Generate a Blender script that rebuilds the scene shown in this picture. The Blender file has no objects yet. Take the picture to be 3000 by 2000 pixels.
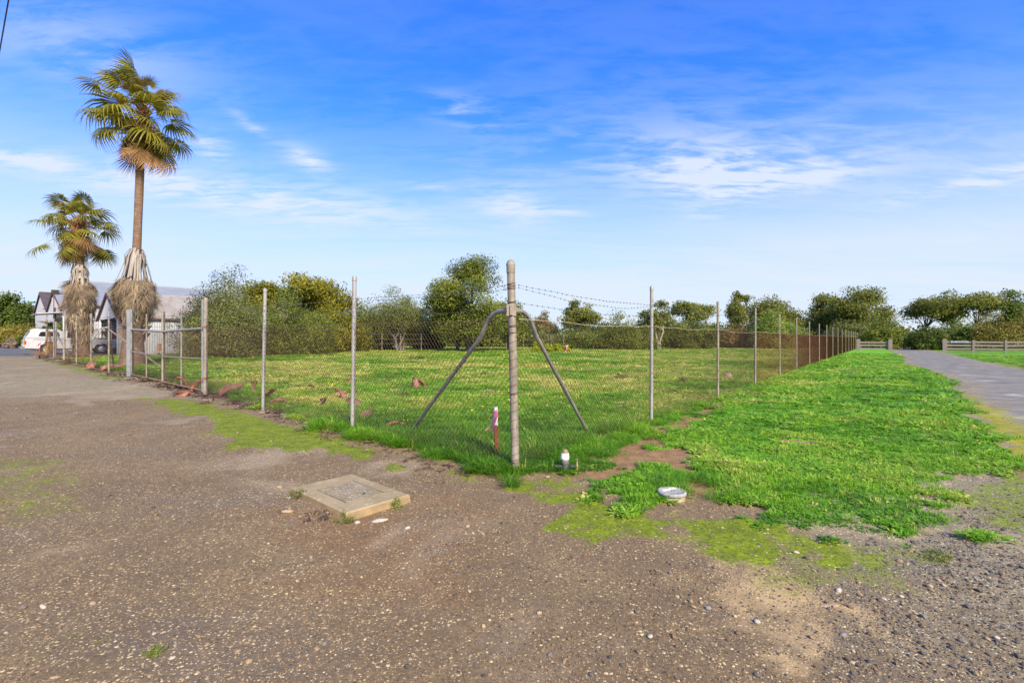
import bpy, math, random
import numpy as np
from mathutils import Vector, Matrix

SC = bpy.context.scene
COL = SC.collection
rng = np.random.default_rng(11)
random.seed(11)
PI = math.pi

# ------------------------------------------------------------------ camera
CAM_H, FPX, CX, HY = 1.5, 1400.0, 1500.0, 997.0
cam_d = bpy.data.cameras.new('camera')
cam_d.sensor_width = 36.0
cam_d.lens = 36.0 * FPX / 3000.0
cam_d.shift_y = -0.001
cam_d.clip_start = 0.05
cam_d.clip_end = 6000
cam = bpy.data.objects.new('camera', cam_d)
COL.objects.link(cam)
cam.location = (0, 0, CAM_H)
cam.rotation_euler = (PI / 2, 0, 0)
SC.camera = cam

# ------------------------------------------------------------------ light
SUN_EL, SUN_AZ = math.radians(37), math.radians(153)      # azimuth clockwise from +Y: from the right, a little behind the camera
sun_vec = Vector((math.sin(SUN_AZ) * math.cos(SUN_EL), math.cos(SUN_AZ) * math.cos(SUN_EL), math.sin(SUN_EL)))
sun_d = bpy.data.lights.new('sun', 'SUN')
sun_d.energy = 3.5
sun_d.angle = math.radians(9)                              # seen through thin high cloud: soft edged shadows
sun_d.color = (1.0, 0.87, 0.63)
sun = bpy.data.objects.new('sun', sun_d)
COL.objects.link(sun)
sun.rotation_euler = sun_vec.to_track_quat('Z', 'Y').to_euler()
sun.location = (20, -10, 30)

SC.view_settings.view_transform = 'Standard'
SC.view_settings.look = 'None'
SC.view_settings.gamma = 1.0
SC.view_settings.use_curve_mapping = False
SC.view_settings.exposure = 1.2
SC.render.engine = 'CYCLES'
SC.cycles.max_bounces = 6
SC.cycles.transparent_max_bounces = 8
SC.cycles.use_denoising = True

# world: Nishita sky with thin cirrus in it
world = bpy.data.worlds.new('World')
SC.world = world
world.use_nodes = True
wn, wl = world.node_tree.nodes, world.node_tree.links
wn.clear()
def W(t, **kw):
    n = wn.new(t)
    for k, v in kw.items():
        setattr(n, k, v)
    return n
def wmath(op, a, b=None, c=None, clamp=False):
    n = W('ShaderNodeMath', operation=op, use_clamp=clamp)
    for i, s in enumerate((a, b, c)):
        if s is None: continue
        if isinstance(s, (int, float)): n.inputs[i].default_value = s
        else: wl.new(s, n.inputs[i])
    return n.outputs[0]
sky = W('ShaderNodeTexSky', sky_type='NISHITA')
sky.sun_disc = False
sky.sun_elevation = SUN_EL
sky.sun_rotation = SUN_AZ
sky.air_density = 1.0
sky.dust_density = 0.6
sky.ozone_density = 2.2
tc = W('ShaderNodeTexCoord')
sep = W('ShaderNodeSeparateXYZ')
wl.new(tc.outputs['Generated'], sep.inputs[0])
zc = wmath('ADD', wmath('MAXIMUM', sep.outputs[2], 0.0), 0.10)
cmb = W('ShaderNodeCombineXYZ')
wl.new(wmath('DIVIDE', sep.outputs[0], zc), cmb.inputs[0])
wl.new(wmath('DIVIDE', sep.outputs[1], zc), cmb.inputs[1])
PL = cmb.outputs[0]
def wnoise(vec, scale, detail, rough, dist, rot=0.0, sx=1.0, sy=1.0):
    m = W('ShaderNodeMapping')
    m.inputs['Rotation'].default_value = (0, 0, rot)
    m.inputs['Scale'].default_value = (sx, sy, 1)
    wl.new(vec, m.inputs[0])
    n = W('ShaderNodeTexNoise', noise_dimensions='2D')
    n.inputs['Scale'].default_value = scale
    n.inputs['Detail'].default_value = detail
    n.inputs['Roughness'].default_value = rough
    n.inputs['Distortion'].default_value = dist
    wl.new(m.outputs[0], n.inputs['Vector'])
    return n.outputs['Fac']
def plane_of(px, py):
    d = np.array([(px - CX) / FPX, 1.0, (HY - py) / FPX])
    d /= np.linalg.norm(d)
    return d[:2] / (max(d[2], 0) + 0.10)
def blob(px, py, hw, hh, ang, amp):
    """a soft patch of cirrus lying in the cloud layer in that direction"""
    c = plane_of(px, py)
    J = np.array([(plane_of(px + 1, py) - plane_of(px - 1, py)) / 2, (plane_of(px, py + 1) - plane_of(px, py - 1)) / 2]).T
    ca, sa = math.cos(ang), math.sin(ang)
    M = np.diag([1 / hw, 1 / hh]) @ np.array([[ca, sa], [-sa, ca]]) @ np.linalg.inv(J)
    sb = W('ShaderNodeVectorMath', operation='SUBTRACT')
    wl.new(PL, sb.inputs[0]); sb.inputs[1].default_value = (c[0], c[1], 0)
    q = []
    for r in range(2):
        dt = W('ShaderNodeVectorMath', operation='DOT_PRODUCT')
        wl.new(sb.outputs[0], dt.inputs[0]); dt.inputs[1].default_value = (M[r, 0], M[r, 1], 0)
        q.append(wmath('MULTIPLY', dt.outputs['Value'], dt.outputs['Value']))
    e = wmath('EXPONENT', wmath('MULTIPLY', wmath('ADD', q[0], q[1]), -1.0))
    return wmath('MULTIPLY', e, amp)
blobs = [(2080, 520, 190, 75, 0.1, 1.0), (2100, 600, 90, 50, -0.3, 0.7), (2330, 520, 190, 40, -0.15, 0.75), (2850, 535, 260, 26, -0.22, 1.1), (2250, 480, 700, 130, 0, 0.35),
         (620, 430, 55, 35, 0.35, 0.9), (900, 470, 75, 30, 0.4, 0.8), (730, 365, 60, 18, 0.6, 0.5), (450, 540, 330, 40, 0.12, 0.75), (900, 610, 420, 60, 0.12, 0.75),
         (60, 465, 240, 28, 0.1, 0.8), (1360, 330, 110, 40, 0.25, 0.5), (1500, 610, 110, 50, 0.2, 0.8), (1250, 545, 60, 14, 0.1, 0.4), (250, 150, 420, 110, 0.3, 0.34), (1650, 620, 70, 14, 0.1, 0.5)]
tot = None
for b in blobs:
    o = blob(*b)
    tot = o if tot is None else wmath('ADD', tot, o)
wisp = wnoise(PL, 1.9, 9, 0.60, 0.35, rot=0.45, sx=0.8, sy=2.4)
fine = wnoise(PL, 6.0, 8, 0.62, 0.3, rot=-0.25, sx=0.8, sy=2.2)
wsum = wmath('ADD', wmath('MULTIPLY', wisp, 0.55), wmath('MULTIPLY', fine, 0.45))
ws = W('ShaderNodeMapRange', interpolation_type='SMOOTHSTEP')
wl.new(wsum, ws.inputs[0]); ws.inputs[1].default_value = 0.36; ws.inputs[2].default_value = 0.62
veil = wmath('MULTIPLY', ws.outputs[0], wmath('ADD', wmath('MULTIPLY', tot, 1.05), 0.06))
# haze towards the horizon, the same all round
hz = W('ShaderNodeMapRange', interpolation_type='SMOOTHERSTEP')
wl.new(sep.outputs[2], hz.inputs[0])
hz.inputs[1].default_value = 0.48; hz.inputs[2].default_value = 0.02
hz.inputs[3].default_value = 0.0; hz.inputs[4].default_value = 0.96
bands = wmath('MULTIPLY_ADD', wnoise(PL, 1.2, 6, 0.6, 0.6, rot=0.1, sx=0.5, sy=1.6), 0.5, 0.75)
hzf = wmath('MULTIPLY', hz.outputs[0], bands, clamp=True)
SKY_TINT = (0.22, 0.66, 1.52)
tint = W('ShaderNodeMix', data_type='RGBA', blend_type='MULTIPLY')
tint.inputs[0].default_value = 1.0
wl.new(sky.outputs[0], tint.inputs[6]); tint.inputs[7].default_value = (*SKY_TINT, 1)
mx1 = W('ShaderNodeMix', data_type='RGBA')
wl.new(hzf, mx1.inputs[0]); wl.new(tint.outputs[2], mx1.inputs[6]); mx1.inputs[7].default_value = (3.4, 3.75, 4.15, 1)
mx2 = W('ShaderNodeMix', data_type='RGBA')
wl.new(wmath('MINIMUM', veil, 0.85), mx2.inputs[0]); wl.new(mx1.outputs[2], mx2.inputs[6]); mx2.inputs[7].default_value = (3.5, 3.8, 4.3, 1)
bg = W('ShaderNodeBackground')
wl.new(mx2.outputs[2], bg.inputs[0])
bg.inputs[1].default_value = 0.10
wo = W('ShaderNodeOutputWorld')
wl.new(bg.outputs[0], wo.inputs[0])

# ------------------------------------------------------------------ the lie of the land
EU = np.array([-0.762, 0.647])      # along the roadside fence, away to the left
EV = np.array([0.615, 0.788])       # along the verge fence, away to the right
ORG = np.array([0.04, 5.40])        # the corner post
def uv_of(x, y):
    dx, dy = np.asarray(x) - ORG[0], np.asarray(y) - ORG[1]
    det = EU[0] * EV[1] - EU[1] * EV[0]
    return (dx * EV[1] - dy * EV[0]) / det, (EU[0] * dy - EU[1] * dx) / det
def at(u, v):
    p = ORG + EU * u + EV * v
    return float(p[0]), float(p[1])
def _hash(ix, iy, seed):
    h = (ix.astype(np.int64) * 374761393 + iy.astype(np.int64) * 668265263 + seed * 144269504) & 0xffffffff
    h = ((h ^ (h >> 13)) * 1274126177) & 0xffffffff
    h = h ^ (h >> 16)
    return (h & 0xffffff) / float(0xffffff)
def vnoise(x, y, seed=0):
    x, y = np.asarray(x, float), np.asarray(y, float)
    ix, iy = np.floor(x), np.floor(y)
    fx, fy = x - ix, y - iy
    fx, fy = fx * fx * (3 - 2 * fx), fy * fy * (3 - 2 * fy)
    a, b = _hash(ix, iy, seed), _hash(ix + 1, iy, seed)
    c, d = _hash(ix, iy + 1, seed), _hash(ix + 1, iy + 1, seed)
    return (a * (1 - fx) + b * fx) * (1 - fy) + (c * (1 - fx) + d * fx) * fy - 0.5
def fbm(x, y, seed=0, octv=4):
    t, a, f = 0, 1.0, 1.0
    for k in range(octv):
        t = t + a * vnoise(x * f, y * f, seed + k * 17)
        a *= 0.55; f *= 2.03
    return t
def sstep(a, b, x):
    t = np.clip((np.asarray(x, float) - a) / (b - a), 0, 1)
    return t * t * (3 - 2 * t)
def hgt0(x, y):
    u, v = uv_of(x, y)
    uu = np.clip(u, 0, 62); vv = np.clip(v, 0, 110)
    return 0.0105 * uu + 0.003 * vv
def hgt(x, y):
    u, v = uv_of(x, y)
    g = sstep(0.2, 3.0, v) * sstep(0.2, 3.0, u)
    w = sstep(-0.5, -3.0, u) * sstep(2.0, 5.0, y)
    return hgt0(x, y) + 0.10 * g * fbm(np.asarray(x) * 0.45, np.asarray(y) * 0.45, 3, 3) + 0.05 * w * fbm(np.asarray(x) * 0.8, np.asarray(y) * 0.8, 4, 3)
def gz(x, y):
    return float(hgt(np.array([x]), np.array([y]))[0])
def gp(px, py):
    """ground point seen at a photo pixel"""
    kx, ky = (px - CX) / FPX, (py - HY) / FPX
    Z = CAM_H / ky
    for _ in range(40):
        Z = 0.5 * Z + 0.5 * (CAM_H - float(hgt0(np.array([kx * Z]), np.array([Z]))[0])) / ky
    return kx * Z, Z
def poly_world(pts):
    return np.array([gp(*p) for p in pts])
def sdist(poly, x, y):
    """signed distance, positive inside"""
    x, y = np.asarray(x, float), np.asarray(y, float)
    d = np.full(x.shape, 1e9); ins = np.zeros(x.shape, bool)
    n = len(poly)
    for i in range(n):
        ax, ay = poly[i]; bx, by = poly[(i + 1) % n]
        ex, ey = bx - ax, by - ay
        t = np.clip(((x - ax) * ex + (y - ay) * ey) / (ex * ex + ey * ey + 1e-12), 0, 1)
        d = np.minimum(d, np.hypot(x - ax - t * ex, y - ay - t * ey))
        if ey != 0:
            c = ((ay > y) != (by > y)) & (x < ex * (y - ay) / ey + ax)
            ins ^= c
    return np.where(ins, d, -d)

ROAD = np.array([(8.2, 7.6), (11.75, 11.7), (14.9, 15.4), (18.3, 19.8), (24, 28.8), (33.5, 40.5), (43.8, 54.5), (62, 77.5), (90, 114), (130, 168), (136, 164), (100, 122), (69, 83), (54, 62), (45, 50), (33, 34.5), (27, 27), (24.4, 22.8), (20, 17.4), (15, 11.5), (12, 7.5)])
VERGE = np.concatenate([poly_world([(1560, 1370), (1640, 1385), (1690, 1395), (1760, 1440), (1790, 1480), (1900, 1505), (2000, 1495), (2060, 1470), (2160, 1500), (2250, 1545), (2330, 1560), (2420, 1578), (2500, 1562), (2600, 1575), (2720, 1572), (2850, 1562), (2800, 1505), (2770, 1450), (2830, 1400), (2960, 1388), (3010, 1372), (2935, 1325), (2925, 1275), (2860, 1235), (2840, 1195)]),
                        np.array([(11.9, 12.6), (14.4, 15.6), (17.8, 20), (23.6, 29), (33.1, 40.7), (43.4, 54.8), (61.5, 78), (89, 114.5), (127, 168)]),
                        np.array([at(1.5, 190), at(1.5, 40), at(1.2, 4), at(0.6, 1.0)])])
DIRT = poly_world([(1700, 1400), (1745, 1345), (1850, 1300), (1930, 1255), (2040, 1205), (2110, 1180), (2150, 1180), (2060, 1225), (1990, 1290), (2030, 1330), (2070, 1390), (2085, 1440), (2040, 1450), (1990, 1400), (1960, 1360), (1880, 1365), (1800, 1415)])
DIRT2 = poly_world([(2150, 1175), (2230, 1140), (2290, 1125), (2250, 1150), (2190, 1185)])
MOSS = [(poly_world([(430, 1168), (560, 1172), (690, 1208), (800, 1235), (900, 1262), (1010, 1300), (1120, 1328), (1085, 1343), (960, 1322), (860, 1318), (720, 1310), (640, 1270), (590, 1220)]), 1.0),
        (poly_world([(1090, 1350), (1170, 1342), (1185, 1362), (1130, 1376)]), 0.9),
        (poly_world([(1300, 1375), (1400, 1395), (1390, 1412), (1310, 1395)]), 0.6),
        (poly_world([(1460, 1398), (1560, 1408), (1650, 1405), (1750, 1440), (1780, 1460), (1700, 1465), (1600, 1455), (1520, 1420)]), 0.9),
        (poly_world([(1640, 1500), (1760, 1480), (1900, 1510), (2050, 1512), (2200, 1540), (2330, 1572), (2430, 1610), (2380, 1655), (2250, 1640), (2100, 1605), (1980, 1570), (1850, 1560), (1720, 1580), (1650, 1545)]), 1.0),
        (poly_world([(2250, 1660), (2450, 1600), (2650, 1590), (2760, 1620), (2650, 1700), (2450, 1740), (2330, 1720)]), 0.55),
        (poly_world([(2790, 1405), (3100, 1370), (3300, 1500), (3100, 1620), (2880, 1560), (2800, 1500)]), 0.62),
        (poly_world([(2720, 1115), (2800, 1140), (2880, 1180), (2990, 1240), (3080, 1290), (3080, 1360), (2990, 1360), (2930, 1320), (2900, 1260), (2840, 1200)]), 0.9),
        (poly_world([(-200, 1330), (100, 1340), (240, 1420), (220, 1500), (60, 1560), (-200, 1600)]), 0.42),
        (poly_world([(100, 1050), (330, 1078), (420, 1108), (300, 1112), (180, 1075)]), 0.6),
        (poly_world([(120, 1860), (330, 1840), (420, 1930), (250, 1960)]), 0.33),
        (poly_world([(2940, 1055), (3100, 1080), (3100, 1095), (2920, 1068)]), 0.8)]
YELLOW = poly_world([(2720, 1115), (2830, 1150), (3080, 1260), (3100, 1350), (2960, 1350), (2900, 1330), (2860, 1220)])
GREYS = poly_world([(-60, 1100), (120, 1092), (330, 1112), (520, 1140), (540, 1152), (330, 1160), (0, 1165), (-80, 1150)])
PALE = poly_world([(2170, 1700), (2290, 1680), (2420, 1740), (2520, 1790), (2480, 1880), (2380, 1900), (2250, 1830)])
SOIL = poly_world([(1000, 1490), (1180, 1520), (1300, 1460), (1360, 1560), (1300, 1700), (1000, 1680), (800, 1560), (830, 1470)])
ASPH = np.array([(-140, 36), (-36, 32.2), (-34.3, 32), (-30.2, 30.9), (-28.6, 31.2), (-27.5, 33.0), (-26, 36), (-20, 60), (-140, 170)])
def masks(x, y):
    u, v = uv_of(x, y)
    n1 = fbm(x * 0.7, y * 0.7, 21, 4); n2 = fbm(x * 3.1, y * 3.1, 33, 4); n3 = fbm(x * 0.25, y * 0.25, 55, 3)
    edge = np.where(u < 4, -0.16, np.where(u < 9, -0.16 + (u - 4) * 0.11, 0.39))
    pad = sstep(-0.3, 0.25, v - edge + 0.45 * n2) * sstep(-0.45, 0.05, u + 0.3 * n2)
    sv = sdist(VERGE, x, y)
    ver = sstep(-0.22, 0.28, sv + 0.45 * n2 + 0.25 * n1)
    sr = sdist(ROAD, x, y)
    road = sstep(-0.5, 0.5, sr + 0.6 * n2 + 0.4 * n1)
    far_right = sstep(0.2, 1.0, (x - 1.02 * y - 0.8) ) * sstep(19, 23, y) * (1 - road)
    far_right = np.maximum(far_right, sstep(30, 45, v) * sstep(0, -4, u) * (1 - road) * sstep(0.0, 0.5, -sr))
    dirt = np.maximum(sstep(-0.15, 0.15, sdist(DIRT, x, y) + 0.42 * n2), 0.8 * sstep(-0.2, 0.3, sdist(DIRT2, x, y) + 0.6 * n2))
    dirt = np.maximum(dirt, 0.75 * sstep(0.38, 0.55, n1 + 0.3 * n2) * ver * sstep(20, 8, y))
    dirt = np.maximum(dirt, 0.9 * sstep(0.0, 0.3, 0.22 - np.abs(u + 0.15) + 0.8 * n2 + 0.35 * n1) * sstep(1.6, 3.0, v) * sstep(18, 9, v))
    # bare scratched soil in the paddock along the verge fence
    dirt = np.maximum(dirt, 0.7 * sstep(0.05, 0.5, n1 * 0.9 + n2 * 0.5 + 0.25 * sstep(2.4, 0.6, np.abs(u - 0.9))) * sstep(6, 9, v) * sstep(3.5, 0.5, u) * sstep(-0.6, 0.0, u) * sstep(34, 22, v))
    dirt = dirt * sstep(-0.30, 0.02, fbm(x * 2.6, y * 2.6, 66, 3) + 0.17)
    asph = sstep(-0.4, 0.4, sdist(ASPH, x, y) + 0.12 * n2) * sstep(4.6, 3.4, v)
    asph = np.maximum(asph, sstep(-0.6, 0.4, sdist(ASPH, x, y)) * sstep(39, 41, u))
    grass = np.maximum(np.maximum(pad, ver), far_right) * (1 - dirt) * (1 - asph) * (1 - road * (1 - pad))
    moss = np.zeros_like(np.asarray(x, float))
    for pl, a in MOSS:
        moss = np.maximum(moss, a * sstep(-0.2, 0.25, sdist(pl, x, y) + 0.42 * n2 + 0.16 * n1 + 0.05))
    moss = moss * (1 - asph)
    yel = sstep(-0.4, 0.4, sdist(YELLOW, x, y))
    pale = 0.9 * sstep(-0.2, 0.24, sdist(PALE, x, y) + 0.55 * n2 + 0.2 * fbm(x * 8, y * 8, 88, 2))
    soil = sstep(-0.4, 0.4, sdist(SOIL, x, y) + 0.5 * n2)
    grey = np.clip(sstep(0.7, 2.3, x - 0.25 * y + 0.9 * n1) * 0.9 + sstep(-9, -15, x + 3 * n1) * 0.6, 0, 1)
    grey = np.maximum(grey, np.maximum(road, 0.85 * sstep(-0.5, 0.5, sdist(GREYS, x, y) + 1.2 * n1)))
    dry = np.clip(0.62 + 0.9 * n3 + 0.6 * n1, 0, 1) * sstep(6.5, 10.5, y)
    return dict(grass=grass, moss=moss, dirt=dirt, pale=pale, soil=soil, grey=grey, road=road, asph=asph, yel=yel, dry=dry, u=u, v=v, pad=pad, ver=ver)

# ------------------------------------------------------------------ mesh helpers
class MB:
    """collects simple shapes and links them as ONE mesh object"""
    def __init__(s):
        s.v, s.f, s.m, s.sm = [], [], [], []
    def add(s, vs, fs, mi=0, smooth=False):
        o = len(s.v)
        s.v.extend([tuple(p) for p in vs])
        for f in fs:
            s.f.append(tuple(i + o for i in f)); s.m.append(mi); s.sm.append(smooth)
        return s
    def box(s, c, d, mi=0, rot=None):
        x, y, z = d[0] / 2, d[1] / 2, d[2] / 2
        vs = [Vector(p) for p in ((-x, -y, -z), (x, -y, -z), (x, y, -z), (-x, y, -z), (-x, -y, z), (x, -y, z), (x, y, z), (-x, y, z))]
        if rot is not None: vs = [rot @ p for p in vs]
        vs = [p + Vector(c) for p in vs]
        return s.add(vs, [(0, 3, 2, 1), (4, 5, 6, 7), (0, 1, 5, 4), (1, 2, 6, 5), (2, 3, 7, 6), (3, 0, 4, 7)], mi)
    def tube(s, pts, rad, sides=8, mi=0, cap=True, smooth=True):
        pts = [Vector(p) for p in pts]
        n = len(pts)
        if isinstance(rad, (int, float)): rad = [rad] * n
        vs, fs = [], []
        ref = None
        for i, p in enumerate(pts):
            t = (pts[min(i + 1, n - 1)] - pts[max(i - 1, 0)])
            if t.length < 1e-9: t = Vector((0, 0, 1))
            t.normalize()
            if ref is None:
                ref = Vector((0, 0, 1)) if abs(t.z) < 0.9 else Vector((1, 0, 0))
            a = (ref - t * ref.dot(t))
            if a.length < 1e-6: a = t.orthogonal()
            a.normalize(); ref = a
            b = t.cross(a)
            for k in range(sides):
                an = 2 * PI * k / sides
                vs.append(p + (a * math.cos(an) + b * math.sin(an)) * rad[i])
        for i in range(n - 1):
            for k in range(sides):
                k2 = (k + 1) % sides
                fs.append((i * sides + k, i * sides + k2, (i + 1) * sides + k2, (i + 1) * sides + k))
        s.add(vs, fs, mi, smooth)
        if cap:
            s.add(vs[:sides], [tuple(range(sides))[::-1]], mi)
            s.add(vs[-sides:], [tuple(range(sides))], mi)
        return s
    def lathe(s, prof, c=(0, 0, 0), sides=14, mi=0, axis='Z', smooth=True):
        vs, fs = [], []
        for r, h in prof:
            for k in range(sides):
                a = 2 * PI * k / sides
                p = (r * math.cos(a), r * math.sin(a), h)
                if axis == 'Y': p = (p[0], p[2], p[1])
                if axis == 'X': p = (p[2], p[0], p[1])
                vs.append(Vector(p) + Vector(c))
        for i in range(len(prof) - 1):
            for k in range(sides):
                k2 = (k + 1) % sides
                f = (i * sides + k, i * sides + k2, (i + 1) * sides + k2, (i + 1) * sides + k)
                fs.append(f if axis != 'Y' else f[::-1])
        s.add(vs, fs, mi, smooth)
        n = len(prof)
        s.add(vs[:sides], [tuple(range(sides))[::-1] if axis != 'Y' else tuple(range(sides))], mi)
        s.add(vs[-sides:], [tuple(range(sides)) if axis != 'Y' else tuple(range(sides))[::-1]], mi)
        return s
    def prism(s, poly, y0, y1, mi=0):
        """polygon in x,z extruded along y"""
        n = len(poly)
        vs = [(p[0], y0, p[1]) for p in poly] + [(p[0], y1, p[1]) for p in poly]
        fs = [tuple(range(n)), tuple(range(2 * n - 1, n - 1, -1))]
        for i in range(n):
            j = (i + 1) % n
            fs.append((i, i + n, j + n, j))
        return s.add(vs, fs, mi)
    def mesh(s, name, mats):
        me = bpy.data.meshes.new(name)
        me.from_pydata(s.v, [], s.f)
        for m in (mats if isinstance(mats, (list, tuple)) else [mats]):
            me.materials.append(m)
        me.polygons.foreach_set('material_index', s.m)
        me.polygons.foreach_set('use_smooth', s.sm)
        me.update()
        return me
    def build(s, name, mats, parent=None, loc=None, rotz=None):
        return link(name, s.mesh(name, mats), parent, loc, rotz)
def link(name, me, parent=None, loc=None, rotz=None):
    o = bpy.data.objects.new(name, me)
    COL.objects.link(o)
    if parent is not None: o.parent = parent
    if loc is not None: o.location = loc
    if rotz is not None: o.rotation_euler = (0, 0, rotz)
    return o
def tag(o, label=None, cat=None, group=None, kind=None):
    if label: o['label'] = label
    if cat: o['category'] = cat
    if group: o['group'] = group
    if kind: o['kind'] = kind
    return o
def thing(name, label, cat, loc=(0, 0, 0), rotz=0.0, group=None):
    o = bpy.data.objects.new(name, None)
    o.empty_display_size = 0.1
    COL.objects.link(o)
    o.location = loc; o.rotation_euler = (0, 0, rotz)
    return tag(o, label, cat, group)
def np_mesh(name, V, F, mats, attrs=None, smooth=False, mi=None):
    """V (n,3), F (m,k) with k 3 or 4"""
    me = bpy.data.meshes.new(name)
    V = np.asarray(V, np.float32); F = np.asarray(F, np.int32)
    k = F.shape[1]
    me.vertices.add(len(V)); me.vertices.foreach_set('co', V.ravel())
    me.loops.add(F.size); me.loops.foreach_set('vertex_index', F.ravel())
    me.polygons.add(len(F)); me.polygons.foreach_set('loop_start', np.arange(0, F.size, k, dtype=np.int32))
    if smooth: me.polygons.foreach_set('use_smooth', np.ones(len(F), bool))
    for m in (mats if isinstance(mats, (list, tuple)) else [mats]):
        me.materials.append(m)
    if mi is not None: me.polygons.foreach_set('material_index', np.asarray(mi, np.int32))
    for an, (ty, arr) in (attrs or {}).items():
        a = me.attributes.new(an, ty, 'POINT')
        key = {'FLOAT': 'value', 'FLOAT_COLOR': 'color', 'FLOAT_VECTOR': 'vector', 'INT': 'value'}[ty]
        a.data.foreach_set(key, np.ascontiguousarray(arr).ravel())
    me.update(calc_edges=True)
    me.validate()
    return me

# ------------------------------------------------------------------ material helpers
class NT:
    def __init__(s, name):
        s.mat = bpy.data.materials.new(name)
        s.mat.use_nodes = True
        s.n, s.l = s.mat.node_tree.nodes, s.mat.node_tree.links
        s.n.clear()
        s.out = s.n.new('ShaderNodeOutputMaterial')
        s.p = s.n.new('ShaderNodeBsdfPrincipled')
        s.l.new(s.p.outputs[0], s.out.inputs[0])
        s._geo = None; s._tc = None
    def new(s, t, **kw):
        n = s.n.new(t)
        for k, v in kw.items(): setattr(n, k, v)
        return n
    def put(s, sock, v):
        if v is None: return
        if hasattr(v, 'is_output') or hasattr(v, 'links'): s.l.new(v, sock)
        else:
            try: sock.default_value = v
            except Exception: sock.default_value = (*v, 1)
    def pos(s):
        if s._geo is None: s._geo = s.new('ShaderNodeNewGeometry')
        return s._geo.outputs['Position']
    def objc(s):
        if s._tc is None: s._tc = s.new('ShaderNodeTexCoord')
        return s._tc.outputs['Object']
    def mapping(s, vec, scale=(1, 1, 1), rot=(0, 0, 0)):
        m = s.new('ShaderNodeMapping')
        m.inputs['Scale'].default_value = scale; m.inputs['Rotation'].default_value = rot
        s.l.new(vec, m.inputs[0])
        return m.outputs[0]
    def noise(s, vec, scale, detail=4, rough=0.55, dist=0.0):
        n = s.new('ShaderNodeTexNoise')
        n.inputs['Scale'].default_value = scale; n.inputs['Detail'].default_value = detail
        n.inputs['Roughness'].default_value = rough; n.inputs['Distortion'].default_value = dist
        s.l.new(vec, n.inputs['Vector'])
        return n.outputs['Fac']
    def voro(s, vec, scale, feature='F1', rnd=1.0):
        n = s.new('ShaderNodeTexVoronoi', feature=feature)
        n.inputs['Scale'].default_value = scale; n.inputs['Randomness'].default_value = rnd
        s.l.new(vec, n.inputs['Vector'])
        return n
    def math(s, op, a, b=None, c=None, clamp=False):
        n = s.new('ShaderNodeMath', operation=op, use_clamp=clamp)
        for i, q in enumerate((a, b, c)):
            if q is not None: s.put(n.inputs[i], q)
        return n.outputs[0]
    def ss(s, x, a, b, lo=0.0, hi=1.0):
        n = s.new('ShaderNodeMapRange', interpolation_type='SMOOTHSTEP')
        s.put(n.inputs[0], x)
        for i, q in enumerate((a, b, lo, hi)): n.inputs[i + 1].default_value = q
        return n.outputs[0]
    def mix(s, f, a, b, mode='MIX'):
        n = s.new('ShaderNodeMix', data_type='RGBA', blend_type=mode)
        s.put(n.inputs[0], f); s.put(n.inputs[6], a); s.put(n.inputs[7], b)
        return n.outputs[2]
    def ramp(s, f, stops, interp='LINEAR'):
        n = s.new('ShaderNodeValToRGB')
        n.color_ramp.interpolation = interp
        e = n.color_ramp.elements
        while len(e) < len(stops): e.new(0.5)
        for q, (p, c) in zip(e, stops):
            q.position = p; q.color = (*c, 1)
        s.put(n.inputs[0], f)
        return n.outputs[0]
    def attr(s, name, kind='GEOMETRY'):
        n = s.new('ShaderNodeAttribute', attribute_type=kind, attribute_name=name)
        return n
    def bump(s, h, strength=0.3, dist=0.01):
        b = s.new('ShaderNodeBump')
        b.inputs['Strength'].default_value = strength; b.inputs['Distance'].default_value = dist
        s.l.new(h, b.inputs['Height'])
        s.l.new(b.outputs[0], s.p.inputs['Normal'])
    def col(s, v): s.put(s.p.inputs['Base Color'], v)
    def set(s, **kw):
        for k, v in kw.items(): s.put(s.p.inputs[k.replace('_', ' ')], v)
        return s
def PM(name, c1, c2=None, scale=6.0, rough=0.6, metal=0.0, detail=5, bump=0.0, bscale=None, stretch=(1, 1, 1), c3=None, spec=0.4, lo=0.35, hi=0.65):
    t = NT(name)
    vec = t.mapping(t.objc(), stretch)
    nz = t.noise(vec, scale, detail, 0.6)
    c = t.mix(t.ss(nz, lo, hi), c1, c2 if c2 else c1)
    if c3:
        n2 = t.noise(vec, scale * 3.7, 3, 0.6)
        c = t.mix(t.ss(n2, 0.56, 0.7), c, c3)
    t.col(c)
    t.set(Roughness=rough, Metallic=metal)
    t.p.inputs['Specular IOR Level'].default_value = spec
    if bump: t.bump(t.noise(vec, bscale or scale * 4, 4), bump, 0.01)
    return t.mat
def leaf_mat(name, dark, mid, light, trans=0.45, rough=0.55):
    """foliage: every leaf carries its own tint; thin leaves let light through"""
    t = NT(name)
    a = t.attr('tint').outputs['Fac']
    c = t.ramp(a, [(0.0, dark), (0.5, mid), (1.0, light)])
    t.col(c); t.set(Roughness=rough)
    t.p.inputs['Specular IOR Level'].default_value = 0.25
    tr = t.new('ShaderNodeBsdfTranslucent')
    t.l.new(c, tr.inputs[0])
    mx = t.new('ShaderNodeMixShader')
    mx.inputs[0].default_value = trans
    t.l.new(t.p.outputs[0], mx.inputs[1]); t.l.new(tr.outputs[0], mx.inputs[2])
    t.l.new(mx.outputs[0], t.out.inputs[0])
    return t.mat

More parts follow.
